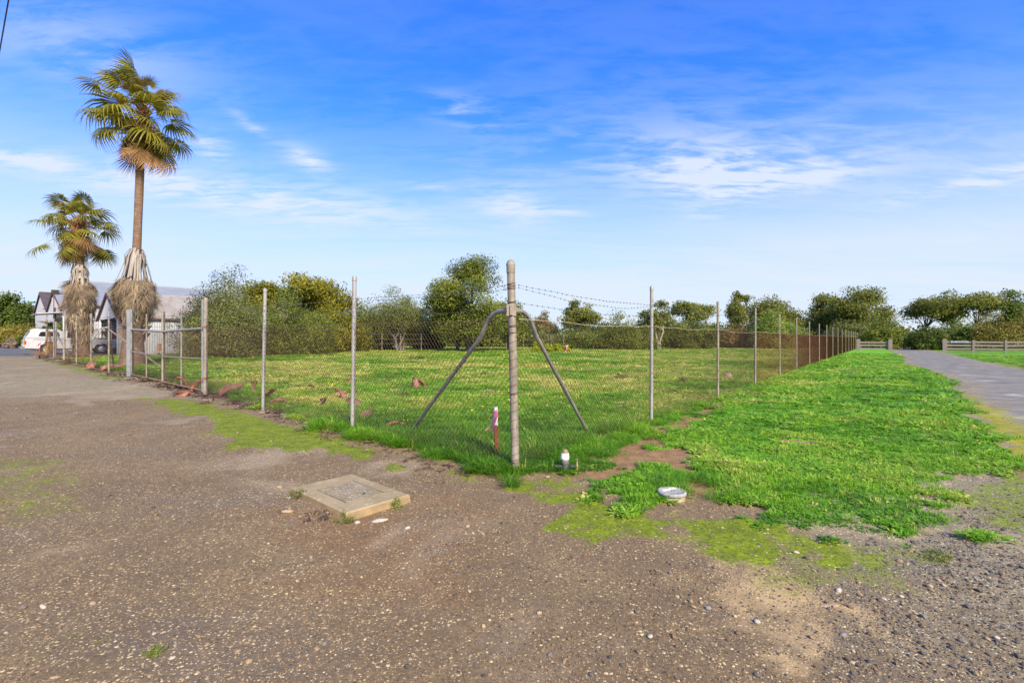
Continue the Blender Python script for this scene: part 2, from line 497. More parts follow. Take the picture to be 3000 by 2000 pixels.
M = {}
M['galv'] = PM('galvanised_steel', (0.34, 0.32, 0.285), (0.25, 0.23, 0.20), 9, 0.6, 0.12, c3=(0.20, 0.12, 0.07), stretch=(1, 1, 0.35))
M['galv_old'] = PM('weathered_pipe', (0.31, 0.265, 0.20), (0.19, 0.155, 0.115), 12, 0.65, 0.1, c3=(0.20, 0.105, 0.05), stretch=(1, 1, 0.4))
M['galv_blue'] = PM('grey_square_post', (0.21, 0.23, 0.25), (0.30, 0.31, 0.31), 7, 0.6, 0.2)
M['rust_pipe'] = PM('rusty_pipe', (0.17, 0.075, 0.035), (0.26, 0.17, 0.10), 9, 0.8)
M['rust_wire'] = PM('rusty_wire', (0.070, 0.036, 0.025), (0.105, 0.060, 0.042), 3, 0.8)
M['wire'] = PM('fence_wire', (0.13, 0.12, 0.105), (0.20, 0.185, 0.16), 5, 0.6, 0.4)
M['pale_wire'] = PM('pale_lacing_wire', (0.42, 0.36, 0.25), (0.30, 0.24, 0.16), 8, 0.7)
M['rust_red'] = PM('red_rusted_wire', (0.22, 0.070, 0.036), (0.16, 0.058, 0.034), 3, 0.85)
M['barb'] = PM('barbed_wire', (0.075, 0.07, 0.065), (0.14, 0.13, 0.12), 5, 0.6, 0.3)

# ------------------------------------------------------------------ ground material
def ground_material():
    t = NT('ground_soil_gravel_grass')
    P = t.pos()
    A = t.new('ShaderNodeSeparateColor'); t.l.new(t.attr('mask_a').outputs['Color'], A.inputs[0])
    aa = t.attr('mask_a').outputs['Alpha']
    B = t.new('ShaderNodeSeparateColor'); t.l.new(t.attr('mask_b').outputs['Color'], B.inputs[0])
    ba = t.attr('mask_b').outputs['Alpha']
    C = t.new('ShaderNodeSeparateColor'); t.l.new(t.attr('mask_c').outputs['Color'], C.inputs[0])
    grass, moss, dirt = A.outputs
    pale, soil, grey = B.outputs
    asph, yel, dry = C.outputs
    fine = t.noise(P, 38, 5, 0.65)
    med = t.noise(P, 6.0, 5, 0.6)
    big = t.noise(P, 0.9, 5, 0.6)
    # fines between the stones
    base = t.mix(t.ss(big, 0.36, 0.64), (0.169, 0.113, 0.059), (0.242, 0.166, 0.082))
    base = t.mix(t.ss(fine, 0.35, 0.7), base, (0.122, 0.083, 0.045))
    base = t.mix(t.math('MULTIPLY', soil, 0.75), base, t.mix(med, (0.148, 0.080, 0.034), (0.231, 0.131, 0.056)))
    base = t.mix(t.math('MULTIPLY', grey, 0.75), base, t.mix(t.ss(med, 0.3, 0.7), (0.190, 0.155, 0.092), (0.315, 0.267, 0.162)))
    # wheel worn bands and damp or dusty patches along the way vehicles turn
    band = t.noise(t.mapping(P, (0.55, 1.5, 1), (0, 0, 0.70)), 0.8, 5, 0.6)
    base = t.mix(t.ss(band, 0.52, 0.68, 0.0, 0.45), base, (0.111, 0.097, 0.082))
    base = t.mix(t.ss(t.noise(P, 0.55, 4, 0.6, 0.6), 0.52, 0.66, 0.0, 0.55), base, (0.353, 0.275, 0.180))
    # stones of two sizes, each with its own colour
    def stones(scale, stops, size):
        v = t.voro(P, scale)
        sc = t.new('ShaderNodeSeparateColor'); t.l.new(v.outputs['Color'], sc.inputs[0])
        c = t.ramp(sc.outputs[0], stops)
        m = t.math('LESS_THAN', v.outputs['Distance'], t.math('MULTIPLY', sc.outputs[1], size))
        return c, m, v
    warm = [(0.0, (0.084, 0.062, 0.034)), (0.35, (0.169, 0.113, 0.059)), (0.6, (0.293, 0.204, 0.098)), (0.8, (0.477, 0.339, 0.162)), (1.0, (0.729, 0.574, 0.305))]
    cool = [(0.0, (0.111, 0.101, 0.071)), (0.4, (0.231, 0.208, 0.144)), (0.75, (0.420, 0.372, 0.242)), (1.0, (0.701, 0.626, 0.393))]
    c1, m1, v1 = stones(95, warm, 0.62); c1b = t.ramp(t.math('FRACT', t.math('MULTIPLY', m1, 1.0)), cool)
    s2 = t.new('ShaderNodeSeparateColor'); t.l.new(v1.outputs['Color'], s2.inputs[0])
    c1 = t.mix(t.math('MULTIPLY', grey, 0.85), c1, t.ramp(s2.outputs[0], cool))
    c2, m2, v2 = stones(42, warm, 0.42)
    s3 = t.new('ShaderNodeSeparateColor'); t.l.new(v2.outputs['Color'], s3.inputs[0])
    c2 = t.mix(t.math('MULTIPLY', grey, 0.85), c2, t.ramp(s3.outputs[0], cool))
    st = t.mix(t.math('MULTIPLY', m1, t.ss(t.math('ADD', t.math('MULTIPLY', med, 0.5), t.math('MULTIPLY', band, 0.5)), 0.38, 0.58, 0.25, 0.95)), base, c1)
    st = t.mix(t.math('MULTIPLY', m2, 0.85), st, c2)
    st = t.mix(t.math('MULTIPLY', pale, t.ss(med, 0.25, 0.65, 0.35, 0.95)), st, t.mix(fine, (0.409, 0.275, 0.124), (0.595, 0.422, 0.202)))
    dirtc = t.mix(t.ss(med, 0.3, 0.7), (0.188, 0.102, 0.042), (0.295, 0.176, 0.074))
    dirtc = t.mix(t.math('MULTIPLY', m2, 0.5), dirtc, c2)
    # moss: a thin bright film that lets stones show through
    mossc = t.mix(t.ss(med, 0.3, 0.7), (0.120, 0.160, 0.005), (0.215, 0.275, 0.005))
    mossc = t.mix(t.ss(fine, 0.4, 0.7), mossc, (0.075, 0.095, 0.006))
    mossc = t.mix(yel, mossc, t.mix(t.ss(med, 0.35, 0.65), (0.21, 0.21, 0.010), (0.32, 0.27, 0.010)))
    mf = t.ss(t.math('ADD', moss, t.math('MULTIPLY', t.math('SUBTRACT', t.math('ADD', t.math('MULTIPLY', fine, 0.5), t.math('MULTIPLY', med, 0.7)), 0.6), 1.7)), 0.22, 0.80)
    mf = t.math('MULTIPLY', mf, t.math('SUBTRACT', 1.0, t.math('MULTIPLY', m2, 0.75)))
    g1 = t.mix(mf, st, mossc)
    g1 = t.mix(dirt, g1, dirtc)
    # grass sward under and beyond the blades
    streak = t.noise(t.mapping(P, (1.0, 1.0, 1.0)), 2.3, 6, 0.66)
    gr = t.mix(t.ss(streak, 0.34, 0.66), (0.070, 0.168, 0.012), (0.184, 0.324, 0.024))
    gr = t.mix(t.ss(fine, 0.42, 0.72), gr, (0.052, 0.105, 0.010))
    gr = t.mix(t.math('MULTIPLY', dry, t.ss(big, 0.30, 0.62, 0.30, 0.85)), gr, t.mix(streak, (0.263, 0.289, 0.042), (0.429, 0.394, 0.085)))
    gr = t.mix(aa, gr, t.mix(t.ss(streak, 0.33, 0.66), (0.088, 0.271, 0.010), (0.175, 0.455, 0.016)))
    gf = t.ss(t.math('ADD', grass, t.math('MULTIPLY', t.math('SUBTRACT', t.noise(P, 17, 4, 0.6), 0.5), 0.9)), 0.30, 0.62)
    out = t.mix(gf, g1, gr)
    # the compacted road and the sealed forecourt
    rd = t.mix(t.ss(t.noise(P, 1.7, 6, 0.65), 0.3, 0.7), (0.144, 0.132, 0.113), (0.234, 0.213, 0.175))
    rd = t.mix(t.ss(t.noise(t.mapping(P, (0.7, 1.1, 1), (0, 0, 0.66)), 0.55, 6, 0.7), 0.57, 0.72), rd, (0.468, 0.434, 0.349))
    rd = t.mix(t.math('MULTIPLY', m2, 0.5), rd, t.ramp(s3.outputs[0], cool))
    out = t.mix(t.math('MULTIPLY', ba, t.math('SUBTRACT', 1.0, t.math('MULTIPLY', mf, 0.8))), out, rd)
    rd = t.mix(t.math('MULTIPLY', t.ss(fine, 0.4, 0.65), 0.6), rd, (0.085, 0.083, 0.078))
    asc = t.mix(t.ss(t.noise(P, 0.7, 5, 0.6), 0.35, 0.65), (0.094, 0.094, 0.098), (0.136, 0.132, 0.129))
    out = t.mix(asph, out, asc)
    t.col(out)
    t.set(Roughness=0.9)
    t.p.inputs['Specular IOR Level'].default_value = 0.22
    h = t.math('ADD', t.math('MULTIPLY', m1, t.math('SUBTRACT', 0.6, v1.outputs['Distance'])), t.math('MULTIPLY', t.math('MULTIPLY', m2, t.math('SUBTRACT', 0.6, v2.outputs['Distance'])), 2.2))
    h = t.math('ADD', h, t.math('MULTIPLY', fine, 0.8))
    t.bump(h, 0.55, 0.008)
    return t.mat
M['ground'] = ground_material()

def grid_xy(a0, a1, na, radii):
    th = np.linspace(a0, a1, na)
    R, T = np.meshgrid(radii, th, indexing='ij')
    X, Y = R * np.sin(T), R * np.cos(T)
    nr = len(radii)
    i = np.arange(nr - 1)[:, None] * na + np.arange(na - 1)[None, :]
    F = np.stack([i, i + na, i + na + 1, i + 1], -1).reshape(-1, 4)
    return X.ravel(), Y.ravel(), F[:, ::-1] if False else F[:, [0, 3, 2, 1]]
def build_ground():
    lim = math.radians(64)
    patches = [
        grid_xy(-lim, lim, 620, 1.1 * (150 / 1.1) ** (np.linspace(0, 1, 400))),
        grid_xy(lim, 2 * PI - lim, 90, 1.1 * (150 / 1.1) ** (np.linspace(0, 1, 80))),
        grid_xy(0, 2 * PI, 180, np.linspace(0.02, 1.1, 12)),
        grid_xy(0, 2 * PI, 240, 150 * (2600 / 150) ** np.linspace(0, 1, 16)),
    ]
    xs, ys, fs, off = [], [], [], 0
    for X, Y, F in patches:
        xs.append(X); ys.append(Y); fs.append(F + off); off += len(X)
    X, Y, F = np.concatenate(xs), np.concatenate(ys), np.concatenate(fs)
    m = masks(X, Y)
    r = np.hypot(X, Y)
    Z = hgt(X, Y)
    near = sstep(30, 6, r)
    Z = Z + near * (1 - m['asph']) * (0.012 * fbm(X * 2.2, Y * 2.2, 71, 3) + 0.006 * vnoise(X * 9, Y * 9, 81) + 0.004 * vnoise(X * 22, Y * 22, 82))
    # soil scoured away below the concrete cover, a rim of turf above the gravel
    Z = Z + near * 0.025 * m['grass'] + 0.006 * m['moss'] * near
    ones = np.ones_like(X)
    fresh = np.clip(m['ver'] * 0.95 + 0.9 * m['pad'] * sstep(7.5, 2.0, np.minimum(m['v'], 99) + 0 * X) * sstep(16, 6, m['u']) * sstep(9, 4, m['u']), 0, 1)
    fresh = np.clip(fresh + 0.5 * fbm(X * 0.6, Y * 0.6, 9, 3) * m['grass'], 0, 1) * np.where(r > 110, 0.3, 1)
    fresh = np.where((m['u'] < 0) & (X > 1.02 * Y - 2), 0.3, fresh)
    soft = np.where(m['u'] < 0.2, 1 - 0.52 * sstep(7.5, 4.5, Y), 1.0)
    ma = np.stack([m['grass'] * soft, m['moss'], m['dirt'], fresh], -1)
    mb = np.stack([m['pale'], m['soil'], m['grey'], m['road']], -1)
    mc = np.stack([m['asph'], m['yel'], m['dry'] * (m['pad'] > 0.3), ones], -1)
    # which region does each face belong to
    cx, cy = X[F].mean(1), Y[F].mean(1)
    f = lambda k: m[k][F].mean(1)
    u, v = uv_of(cx, cy)
    reg = np.zeros(len(F), int)                                  # gravel yard
    reg[f('asph') > 0.5] = 1
    reg[(f('grass') + f('dirt') > 0.5) & (v > -0.6) & (u > 0)] = 2     # paddock
    reg[(f('grass') + f('dirt') > 0.5) & (u <= 0)] = 3                  # verge
    reg[f('road') > 0.5] = 4
    reg[np.hypot(cx, cy) > 110] = 5
    names = ['gravel_yard_ground', 'asphalt_forecourt', 'paddock_ground', 'verge_ground', 'gravel_road', 'far_ground']
    V = np.stack([X, Y, Z], -1)
    for k, nm in enumerate(names):
        sel = F[reg == k]
        if not len(sel): continue
        idx, inv = np.unique(sel, return_inverse=True)
        me = np_mesh(nm, V[idx], inv.reshape(-1, 4), M['ground'], {'mask_a': ('FLOAT_COLOR', ma[idx]), 'mask_b': ('FLOAT_COLOR', mb[idx]), 'mask_c': ('FLOAT_COLOR', mc[idx])}, smooth=True)
        tag(link(nm, me), kind='structure')
build_ground()

# ------------------------------------------------------------------ scattering (grass blades, pebbles, litter): nobody could count these
def scatter(name, pts, rot, scl, idx, tint, sources, label=None, cat=None):
    coll = bpy.data.collections.new(name + '_sources')
    for i, me in enumerate(sources):
        coll.objects.link(bpy.data.objects.new('%s_%02d' % (name, i), me))
    me = np_mesh_points(name, pts, dict(rot=('FLOAT_VECTOR', rot), scl=('FLOAT_VECTOR', scl), idx=('INT', idx), tint=('FLOAT', tint)))
    o = link(name, me)
    ng = bpy.data.node_groups.new(name + '_nodes', 'GeometryNodeTree')
    ng.interface.new_socket('Geometry', in_out='INPUT', socket_type='NodeSocketGeometry')
    ng.interface.new_socket('Geometry', in_out='OUTPUT', socket_type='NodeSocketGeometry')
    n, l = ng.nodes, ng.links
    gi, go = n.new('NodeGroupInput'), n.new('NodeGroupOutput')
    ci = n.new('GeometryNodeCollectionInfo')
    ci.inputs['Collection'].default_value = coll
    ci.inputs['Separate Children'].default_value = True
    ci.inputs['Reset Children'].default_value = True
    ip = n.new('GeometryNodeInstanceOnPoints')
    ip.inputs['Pick Instance'].default_value = True
    def na(nm, dt):
        q = n.new('GeometryNodeInputNamedAttribute'); q.data_type = dt
        q.inputs['Name'].default_value = nm
        return q.outputs['Attribute']
    l.new(gi.outputs[0], ip.inputs['Points'])
    l.new(ci.outputs[0], ip.inputs['Instance'])
    l.new(na('idx', 'INT'), ip.inputs['Instance Index'])
    er = n.new('FunctionNodeEulerToRotation')
    l.new(na('rot', 'FLOAT_VECTOR'), er.inputs[0])
    l.new(er.outputs[0], ip.inputs['Rotation'])
    l.new(na('scl', 'FLOAT_VECTOR'), ip.inputs['Scale'])
    l.new(ip.outputs[0], go.inputs[0])
    md = o.modifiers.new('scatter', 'NODES'); md.node_group = ng
    o['kind'] = 'stuff'
    if label: o['label'] = label
    if cat: o['category'] = cat
    return o
def np_mesh_points(name, pts, attrs):
    me = bpy.data.meshes.new(name)
    me.vertices.add(len(pts)); me.vertices.foreach_set('co', np.asarray(pts, np.float32).ravel())
    for an, (ty, arr) in attrs.items():
        a = me.attributes.new(an, ty, 'POINT')
        a.data.foreach_set('vector' if ty == 'FLOAT_VECTOR' else 'value', np.ascontiguousarray(arr, dtype=np.int32 if ty == 'INT' else np.float32).ravel())
    me.update()
    return me
def polar_points(n, r0, r1, half=57):
    th = np.radians(rng.uniform(-half, half, n))
    r = r0 * (r1 / r0) ** rng.random(n)
    return r * np.sin(th), r * np.cos(th), r
def inst_leaf_mat(name, stops, trans=0.3, rough=0.5):
    t = NT(name)
    a = t.attr('tint', 'INSTANCER').outputs['Fac']
    b = t.attr('shade').outputs['Fac']
    f = t.math('ADD', a, t.math('MULTIPLY', t.math('SUBTRACT', b, 0.5), 0.35), clamp=True)
    c = t.ramp(f, stops)
    t.col(c); t.set(Roughness=rough); t.p.inputs['Specular IOR Level'].default_value = 0.3
    tr = t.new('ShaderNodeBsdfTranslucent'); t.l.new(c, tr.inputs[0])
    mx = t.new('ShaderNodeMixShader'); mx.inputs[0].default_value = trans
    t.l.new(t.p.outputs[0], mx.inputs[1]); t.l.new(tr.outputs[0], mx.inputs[2]); t.l.new(mx.outputs[0], t.out.inputs[0])
    return t.mat
M['blade'] = inst_leaf_mat('grass_blades', [(0.0, (0.052, 0.129, 0.010)), (0.30, (0.108, 0.269, 0.013)), (0.55, (0.193, 0.419, 0.016)), (0.75, (0.289, 0.458, 0.032)), (0.88, (0.438, 0.468, 0.075)), (1.0, (0.665, 0.605, 0.150))], 0.42)
def tuft_mesh(name, n, h, spread, width, lean, broad=False, flop=0.5):
    V, F, S = [], [], []
    for k in range(n):
        a = random.uniform(0, 2 * PI); rr = spread * math.sqrt(random.random())
        bx, by = rr * math.cos(a), rr * math.sin(a)
        d = a + random.uniform(-0.9, 0.9)
        hh = h * random.uniform(0.5, 1.1); ln = lean * random.uniform(0.3, 1.3); w = width * random.uniform(0.7, 1.2)
        px, py = -math.sin(d), math.cos(d)
        prof = [(0, 0, 0.6), (0.4, 0.62, 1.0), (0.8, 0.95, 0.75), (1.15, 1.0 - flop * random.random() * 0.5, 0.06)] if not broad else [(0, 0, 0.25), (0.35, 0.45, 1.2), (0.8, 0.75, 1.5), (1.2, 0.62, 0.2)]
        s = random.random(); o = len(V)
        for (q, z, ww) in prof:
            cx, cy = bx + math.cos(d) * ln * q, by + math.sin(d) * ln * q
            V += [(cx - px * w * ww / 2, cy - py * w * ww / 2, hh * z), (cx + px * w * ww / 2, cy + py * w * ww / 2, hh * z)]
            S += [s, s]
        for i in range(3):
            F.append((o + 2 * i, o + 2 * i + 1, o + 2 * i + 3, o + 2 * i + 2))
    return np_mesh(name, V, F, M['blade'], {'shade': ('FLOAT', np.array(S, np.float32))}, smooth=True)
tufts = [tuft_mesh('short_tuft', 16, 0.050, 0.045, 0.006, 0.030), tuft_mesh('short_tuft', 18, 0.060, 0.050, 0.006, 0.035),
         tuft_mesh('weed_leaves', 11, 0.040, 0.035, 0.012, 0.045, broad=True), tuft_mesh('weed_leaves', 13, 0.045, 0.040, 0.010, 0.050, broad=True),
         tuft_mesh('long_tuft', 20, 0.19, 0.05, 0.006, 0.10), tuft_mesh('long_tuft', 22, 0.22, 0.06, 0.006, 0.14), tuft_mesh('long_tuft', 18, 0.16, 0.05, 0.005, 0.12)]
def grass_scatter(name, label, n, r0, r1, sel, seed_shift=0, half=57, long_fn=None, size=1.0):
    x, y, r = polar_points(n, r0, r1, half)
    m = masks(x, y)
    g = m['grass']
    front = sstep(5.6, 4.2, y) * (m['u'] < 0)
    keep = (rng.random(n) < sstep(0.25, 0.8, g + (0.35 + 0.5 * front) * fbm(x * 5, y * 5, 91, 2)) * (1 - 0.35 * front)) & (g > 0.15 + 0.25 * rng.random(n)) & sel(m, x, y)
    x, y, r = x[keep], y[keep], r[keep]
    m = {k: q[keep] for k, q in m.items()}
    k = len(x)
    z = hgt(x, y) + 0.015
    clump = fbm(x * 1.6, y * 1.6, 15, 3); patch = fbm(x * 0.45, y * 0.45, 25, 3)
    longp = long_fn(m, x, y, clump, patch) if long_fn else np.zeros(k)
    is_long = rng.random(k) < longp
    weed = rng.random(k) < np.clip(0.45 + 0.35 * (m['u'] < 0) + 0.8 * fbm(x * 1.1, y * 1.1, 44, 2), 0, 0.9)
    idx = np.where(is_long, rng.integers(4, 7, k), np.where(weed, rng.integers(2, 4, k), rng.integers(0, 2, k)))
    far = np.clip(r / 7.0, 1.0, 3.2)
    front = sstep(5.6, 4.2, y) * (m['u'] < 0)
    s = far * (1 - 0.18 * front) * rng.uniform(0.7, 1.3, k) * (1 + 0.5 * np.clip(clump, -0.5, 0.8)) * size
    scl = np.stack([s, s, s * np.where(is_long, 0.52 / far ** 0.92, 1.0 / far ** 0.75) * rng.uniform(0.75, 1.2, k) * np.where(m['u'] < 0, 0.8, 1.0)], -1)
    rot = np.stack([rng.normal(0, 0.12, k), rng.normal(0, 0.12, k), rng.uniform(0, 2 * PI, k)], -1)
    dryv = m['dry'] * sstep(4, 10, r) * (m['u'] > 0)
    tint = np.clip(0.48 + 0.36 * clump + 0.34 * patch + rng.normal(0, 0.07, k) + 0.62 * np.clip(dryv - 0.24, 0, 1) * (m['pad'] > 0.4) - 0.09 * is_long + 0.04 * (m['u'] < 0) - 0.16 * front, 0.02, 0.98)
    tint = np.where(rng.random(k) < 0.035 + 0.10 * dryv, rng.uniform(0.85, 1.0, k), tint)
    return scatter(name, np.stack([x, y, z], -1), rot, scl, idx, tint, tufts, label, 'grass')
grass_scatter('verge_grass', 'short bright green grass and weeds on the verge beside the gravel road', 170000, 2.6, 60, lambda m, x, y: (m['u'] < 0.15), half=56,
              long_fn=lambda m, x, y, c, p: np.clip(0.75 * sstep(0.55, 0.15, np.hypot(x - 1.85, y - 4.75)) + 0.6 * sstep(0.9, 0.2, -m['u']) * sstep(7, 2.0, m['v']) + 0.25 * sstep(0.6, 0.1, -m['u']), 0, 1))
grass_scatter('paddock_grass', 'rough mixed green and straw coloured grass inside the fenced paddock', 230000, 4.8, 75, lambda m, x, y: (m['u'] >= 0.1), half=52,
              long_fn=lambda m, x, y, c, p: np.clip(0.75 * sstep(1.5, 0.3, np.minimum(m['v'] + 0.22 * m['u'], m['u'] + 0.25 * m['v'])) + np.clip(c * 1.2 - 0.15, 0, 0.3) * sstep(12, 6, y), 0, 0.8))

# ------------------------------------------------------------------ loose stone
def pebble_mesh(name, mat, seed, flat=0.6, sub=1):
    import bmesh
    bm = bmesh.new()
    bmesh.ops.create_icosphere(bm, subdivisions=sub, radius=0.5)
    r = random.Random(seed)
    ax = [r.uniform(0.75, 1.25), r.uniform(0.7, 1.1), flat]
    for q in bm.verts:
        n = 1 + 0.22 * (float(vnoise(np.array([q.co.x * 3 + seed]), np.array([q.co.y * 3 + q.co.z * 2]), seed)[0]) * 2)
        q.co = Vector((q.co.x * ax[0] * n, q.co.y * ax[1] * n, q.co.z * ax[2] * n))
    me = bpy.data.meshes.new(name); bm.to_mesh(me); bm.free()
    me.materials.append(mat)
    return me
def pebble_mat():
    t = NT('loose_gravel')
    a = t.attr('tint', 'INSTANCER').outputs['Fac']
    c = t.ramp(a, [(0.0, (0.046, 0.038, 0.032)), (0.2, (0.101, 0.089, 0.076)), (0.40, (0.193, 0.174, 0.148)), (0.5, (0.110, 0.072, 0.045)), (0.66, (0.221, 0.140, 0.076)), (0.82, (0.368, 0.254, 0.140)), (1.0, (0.534, 0.423, 0.274))])
    n = t.noise(t.objc(), 5, 4)
    c = t.mix(t.math('MULTIPLY', t.ss(n, 0.35, 0.7), 0.4), c, (0.110, 0.076, 0.050))
    t.col(c); t.set(Roughness=0.85); t.p.inputs['Specular IOR Level'].default_value = 0.3
    return t.mat
M['pebble'] = pebble_mat()
def gravel():
    x, y, r = polar_points(270000, 1.6, 15, 57)
    m = masks(x, y)
    cl = fbm(x * 1.7, y * 1.7, 61, 3)
    rightness = sstep(0.3, 3.0, x) * sstep(5.2, 3.4, y)
    leftness = sstep(-0.3, -1.6, x) * sstep(3.6, 2.4, y)
    cl2 = fbm(x * 0.8 + 3, y * 0.8, 62, 3)
    p = np.clip(0.26 + 0.85 * cl + 0.8 * cl2 + 0.80 * rightness + 0.25 * leftness + 0.35 * m['soil'], 0.03, 1) * (1 - m['grass']) * (1 - 0.25 * m['moss']) * (1 - 0.45 * m['dirt'])
    keep = rng.random(len(x)) < p
    x, y, r = x[keep], y[keep], r[keep]
    m = {k: q[keep] for k, q in m.items()}
    k = len(x)
    s = 0.0030 * np.clip(rng.pareto(2.7, k) + 1, 1, 9) * (0.9 + 0.16 * np.clip(r - 2, 0, 5)) * (1 + 0.45 * m['grey'][...] * (r < 6))
    s = np.minimum(s, 0.034)
    z = hgt(x, y) + 0.003 + 0.012 * fbm(x * 2.2, y * 2.2, 71, 3) + 0.006 * vnoise(x * 9, y * 9, 81) + 0.004 * vnoise(x * 22, y * 22, 82) + s * 0.10
    scl = np.stack([s, s, s * rng.uniform(0.7, 1.1, k)], -1)
    rot = np.stack([rng.normal(0, 0.25, k), rng.normal(0, 0.25, k), rng.uniform(0, 2 * PI, k)], -1)
    cold = rng.random(k) < np.clip(0.28 + 0.5 * m['grey'], 0, 0.9)
    tint = np.where(cold, rng.beta(2.2, 1.8, k) * 0.42, 0.5 + 0.5 * rng.beta(1.3, 2.2, k))
    scatter('loose_gravel', np.stack([x, y, z], -1), rot, scl, rng.integers(0, 5, k), tint,
            [pebble_mesh('pebble', M['pebble'], i, [0.55, 0.65, 0.7, 0.6, 0.5][i]) for i in range(5)], 'mixed grey and tan gravel loose over the brown yard', 'gravel')
gravel()
def litter_strip(name, n, l, w):
    V, F = [], []
    for k in range(n):
        a = random.uniform(0, 2 * PI); cx, cy = random.uniform(-0.06, 0.06), random.uniform(-0.06, 0.06)
        L, Wd, z0, z1 = l * random.uniform(0.5, 1.3), w * random.uniform(0.6, 1.4), random.uniform(0.0, 0.02), random.uniform(0.0, 0.03)
        dx, dy = math.cos(a), math.sin(a); o = len(V)
        for q, z in ((-0.5, z0), (0, (z0 + z1) / 2 + 0.008), (0.5, z1)):
            V += [(cx + dx * L * q - dy * Wd / 2, cy + dy * L * q + dx * Wd / 2, z), (cx + dx * L * q + dy * Wd / 2, cy + dy * L * q - dx * Wd / 2, z + 0.003)]
        F += [(o, o + 1, o + 3, o + 2), (o + 2, o + 3, o + 5, o + 4)]
    return np_mesh(name, V, F, M['litter'], {'shade': ('FLOAT', np.random.default_rng(5).random(len(V)).astype(np.float32))})
M['litter'] = inst_leaf_mat('dry_litter', [(0.0, (0.060, 0.032, 0.024)), (0.4, (0.13, 0.075, 0.050)), (0.7, (0.27, 0.18, 0.115)), (1.0, (0.46, 0.36, 0.25))], 0.1, 0.8)
def litter():
    n = 2600
    u = rng.uniform(0.2, 36, n) ** 1.0; v = rng.normal(0.05, 0.28, n) - 0.05 + np.where(u > 5, 0.12, -0.12)
    u2 = rng.uniform(-0.5, 0.4, 260); v2 = rng.uniform(0.5, 13, 260)
    u, v = np.concatenate([u, u2 - 0.0]), np.concatenate([v, v2])
    x = ORG[0] + EU[0] * u + EV[0] * v; y = ORG[1] + EU[1] * u + EV[1] * v
    keep = rng.random(len(u)) < np.clip(0.45 + 1.2 * fbm(u * 0.9, v * 2, 5, 2), 0.05, 1)
    x, y = x[keep], y[keep]; k = len(x)
    # around the foot of the concrete cover too
    a = np.array([gp(px, py) for px, py in zip(rng.uniform(880, 1040, 14), rng.uniform(1495, 1530, 14))])
    x, y = np.concatenate([x, a[:, 0]]), np.concatenate([y, a[:, 1]]); k = len(x)
    r = np.hypot(x, y)
    s = rng.uniform(0.5, 1.2, k) * np.clip(r / 9, 0.8, 2.0)
    scatter('leaf_litter', np.stack([x, y, hgt(x, y) + 0.01], -1), np.stack([rng.normal(0, 0.1, k), rng.normal(0, 0.1, k), rng.uniform(0, 6.28, k)], -1), np.stack([s, s, s], -1),
            rng.integers(0, 3, k), rng.beta(1.6, 2.0, k), [litter_strip('litter_bits', 7, 0.09, 0.012), litter_strip('litter_bits', 6, 0.06, 0.022), litter_strip('litter_bits', 9, 0.12, 0.008)],
            'dry brown twigs and leaf scraps lying along the foot of the fence', 'leaf litter')
litter()

# ------------------------------------------------------------------ buildings: axes of the lot
BU = np.array([-0.762, 0.647]); BU = BU / np.linalg.norm(BU)
BV = np.array([0.647, 0.762]); BV = BV / np.linalg.norm(BV)
def corrugated(name, c1, c2, pitch=0.09, axis='X', stain=None, rough=0.5, metal=0.2):
    t = NT(name)
    P = t.objc()
    w = t.new('ShaderNodeTexWave', wave_type='BANDS', bands_direction=axis, wave_profile='SIN')
    w.inputs['Scale'].default_value = 0.314 / pitch
    t.l.new(P, w.inputs['Vector'])
    nz = t.noise(P, 0.8, 6, 0.65)
    c = t.mix(t.ss(nz, 0.35, 0.65), c1, c2)
    if stain: c = t.mix(t.ss(t.noise(t.mapping(P, (1.6, 0.5, 0.35)), 1.3, 5, 0.65), 0.50, 0.66), c, stain)
    t.col(c); t.set(Roughness=rough, Metallic=metal)
    t.bump(w.outputs['Fac'], 0.25 if axis == 'Z' else 0.7, 0.03)
    return t.mat
M['roof_grey'] = corrugated('corrugated_grey_roof', (0.25, 0.265, 0.275), (0.30, 0.31, 0.315), 0.16, 'Y')
M['roof_tan'] = corrugated('rusting_tan_roof', (0.33, 0.285, 0.225), (0.38, 0.345, 0.285), 0.16, 'Y', (0.27, 0.185, 0.12))
M['roof_brown'] = corrugated('dark_brown_roof', (0.085, 0.062, 0.045), (0.12, 0.095, 0.07), 0.16, 'Y')
M['wall_white'] = corrugated('white_corrugated_wall', (0.47, 0.47, 0.465), (0.40, 0.395, 0.385), 0.16, 'X', (0.33, 0.31, 0.29))
M['board_white'] = corrugated('weatherboard', (0.80, 0.73, 0.64), (0.73, 0.665, 0.58), 0.22, 'Z')
M['cream'] = PM('cream_wall', (0.66, 0.58, 0.44), (0.60, 0.52, 0.40), 1.5, 0.8)
M['barge'] = PM('red_brown_trim', (0.105, 0.042, 0.032), (0.14, 0.06, 0.045), 4, 0.6)
M['barge_pale'] = PM('pale_trim', (0.45, 0.50, 0.52), (0.5, 0.54, 0.55), 4, 0.6)
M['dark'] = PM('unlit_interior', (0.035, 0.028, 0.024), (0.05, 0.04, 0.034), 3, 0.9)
M['red_door'] = PM('red_brown_door', (0.085, 0.03, 0.028), (0.11, 0.04, 0.035), 4, 0.6)
M['white_paint'] = PM('white_paint', (0.50, 0.49, 0.47), (0.44, 0.43, 0.405), 5, 0.5)
M['glass'] = PM('dark_window_glass', (0.018, 0.018, 0.020), (0.024, 0.024, 0.026), 3, 0.08, spec=0.6)

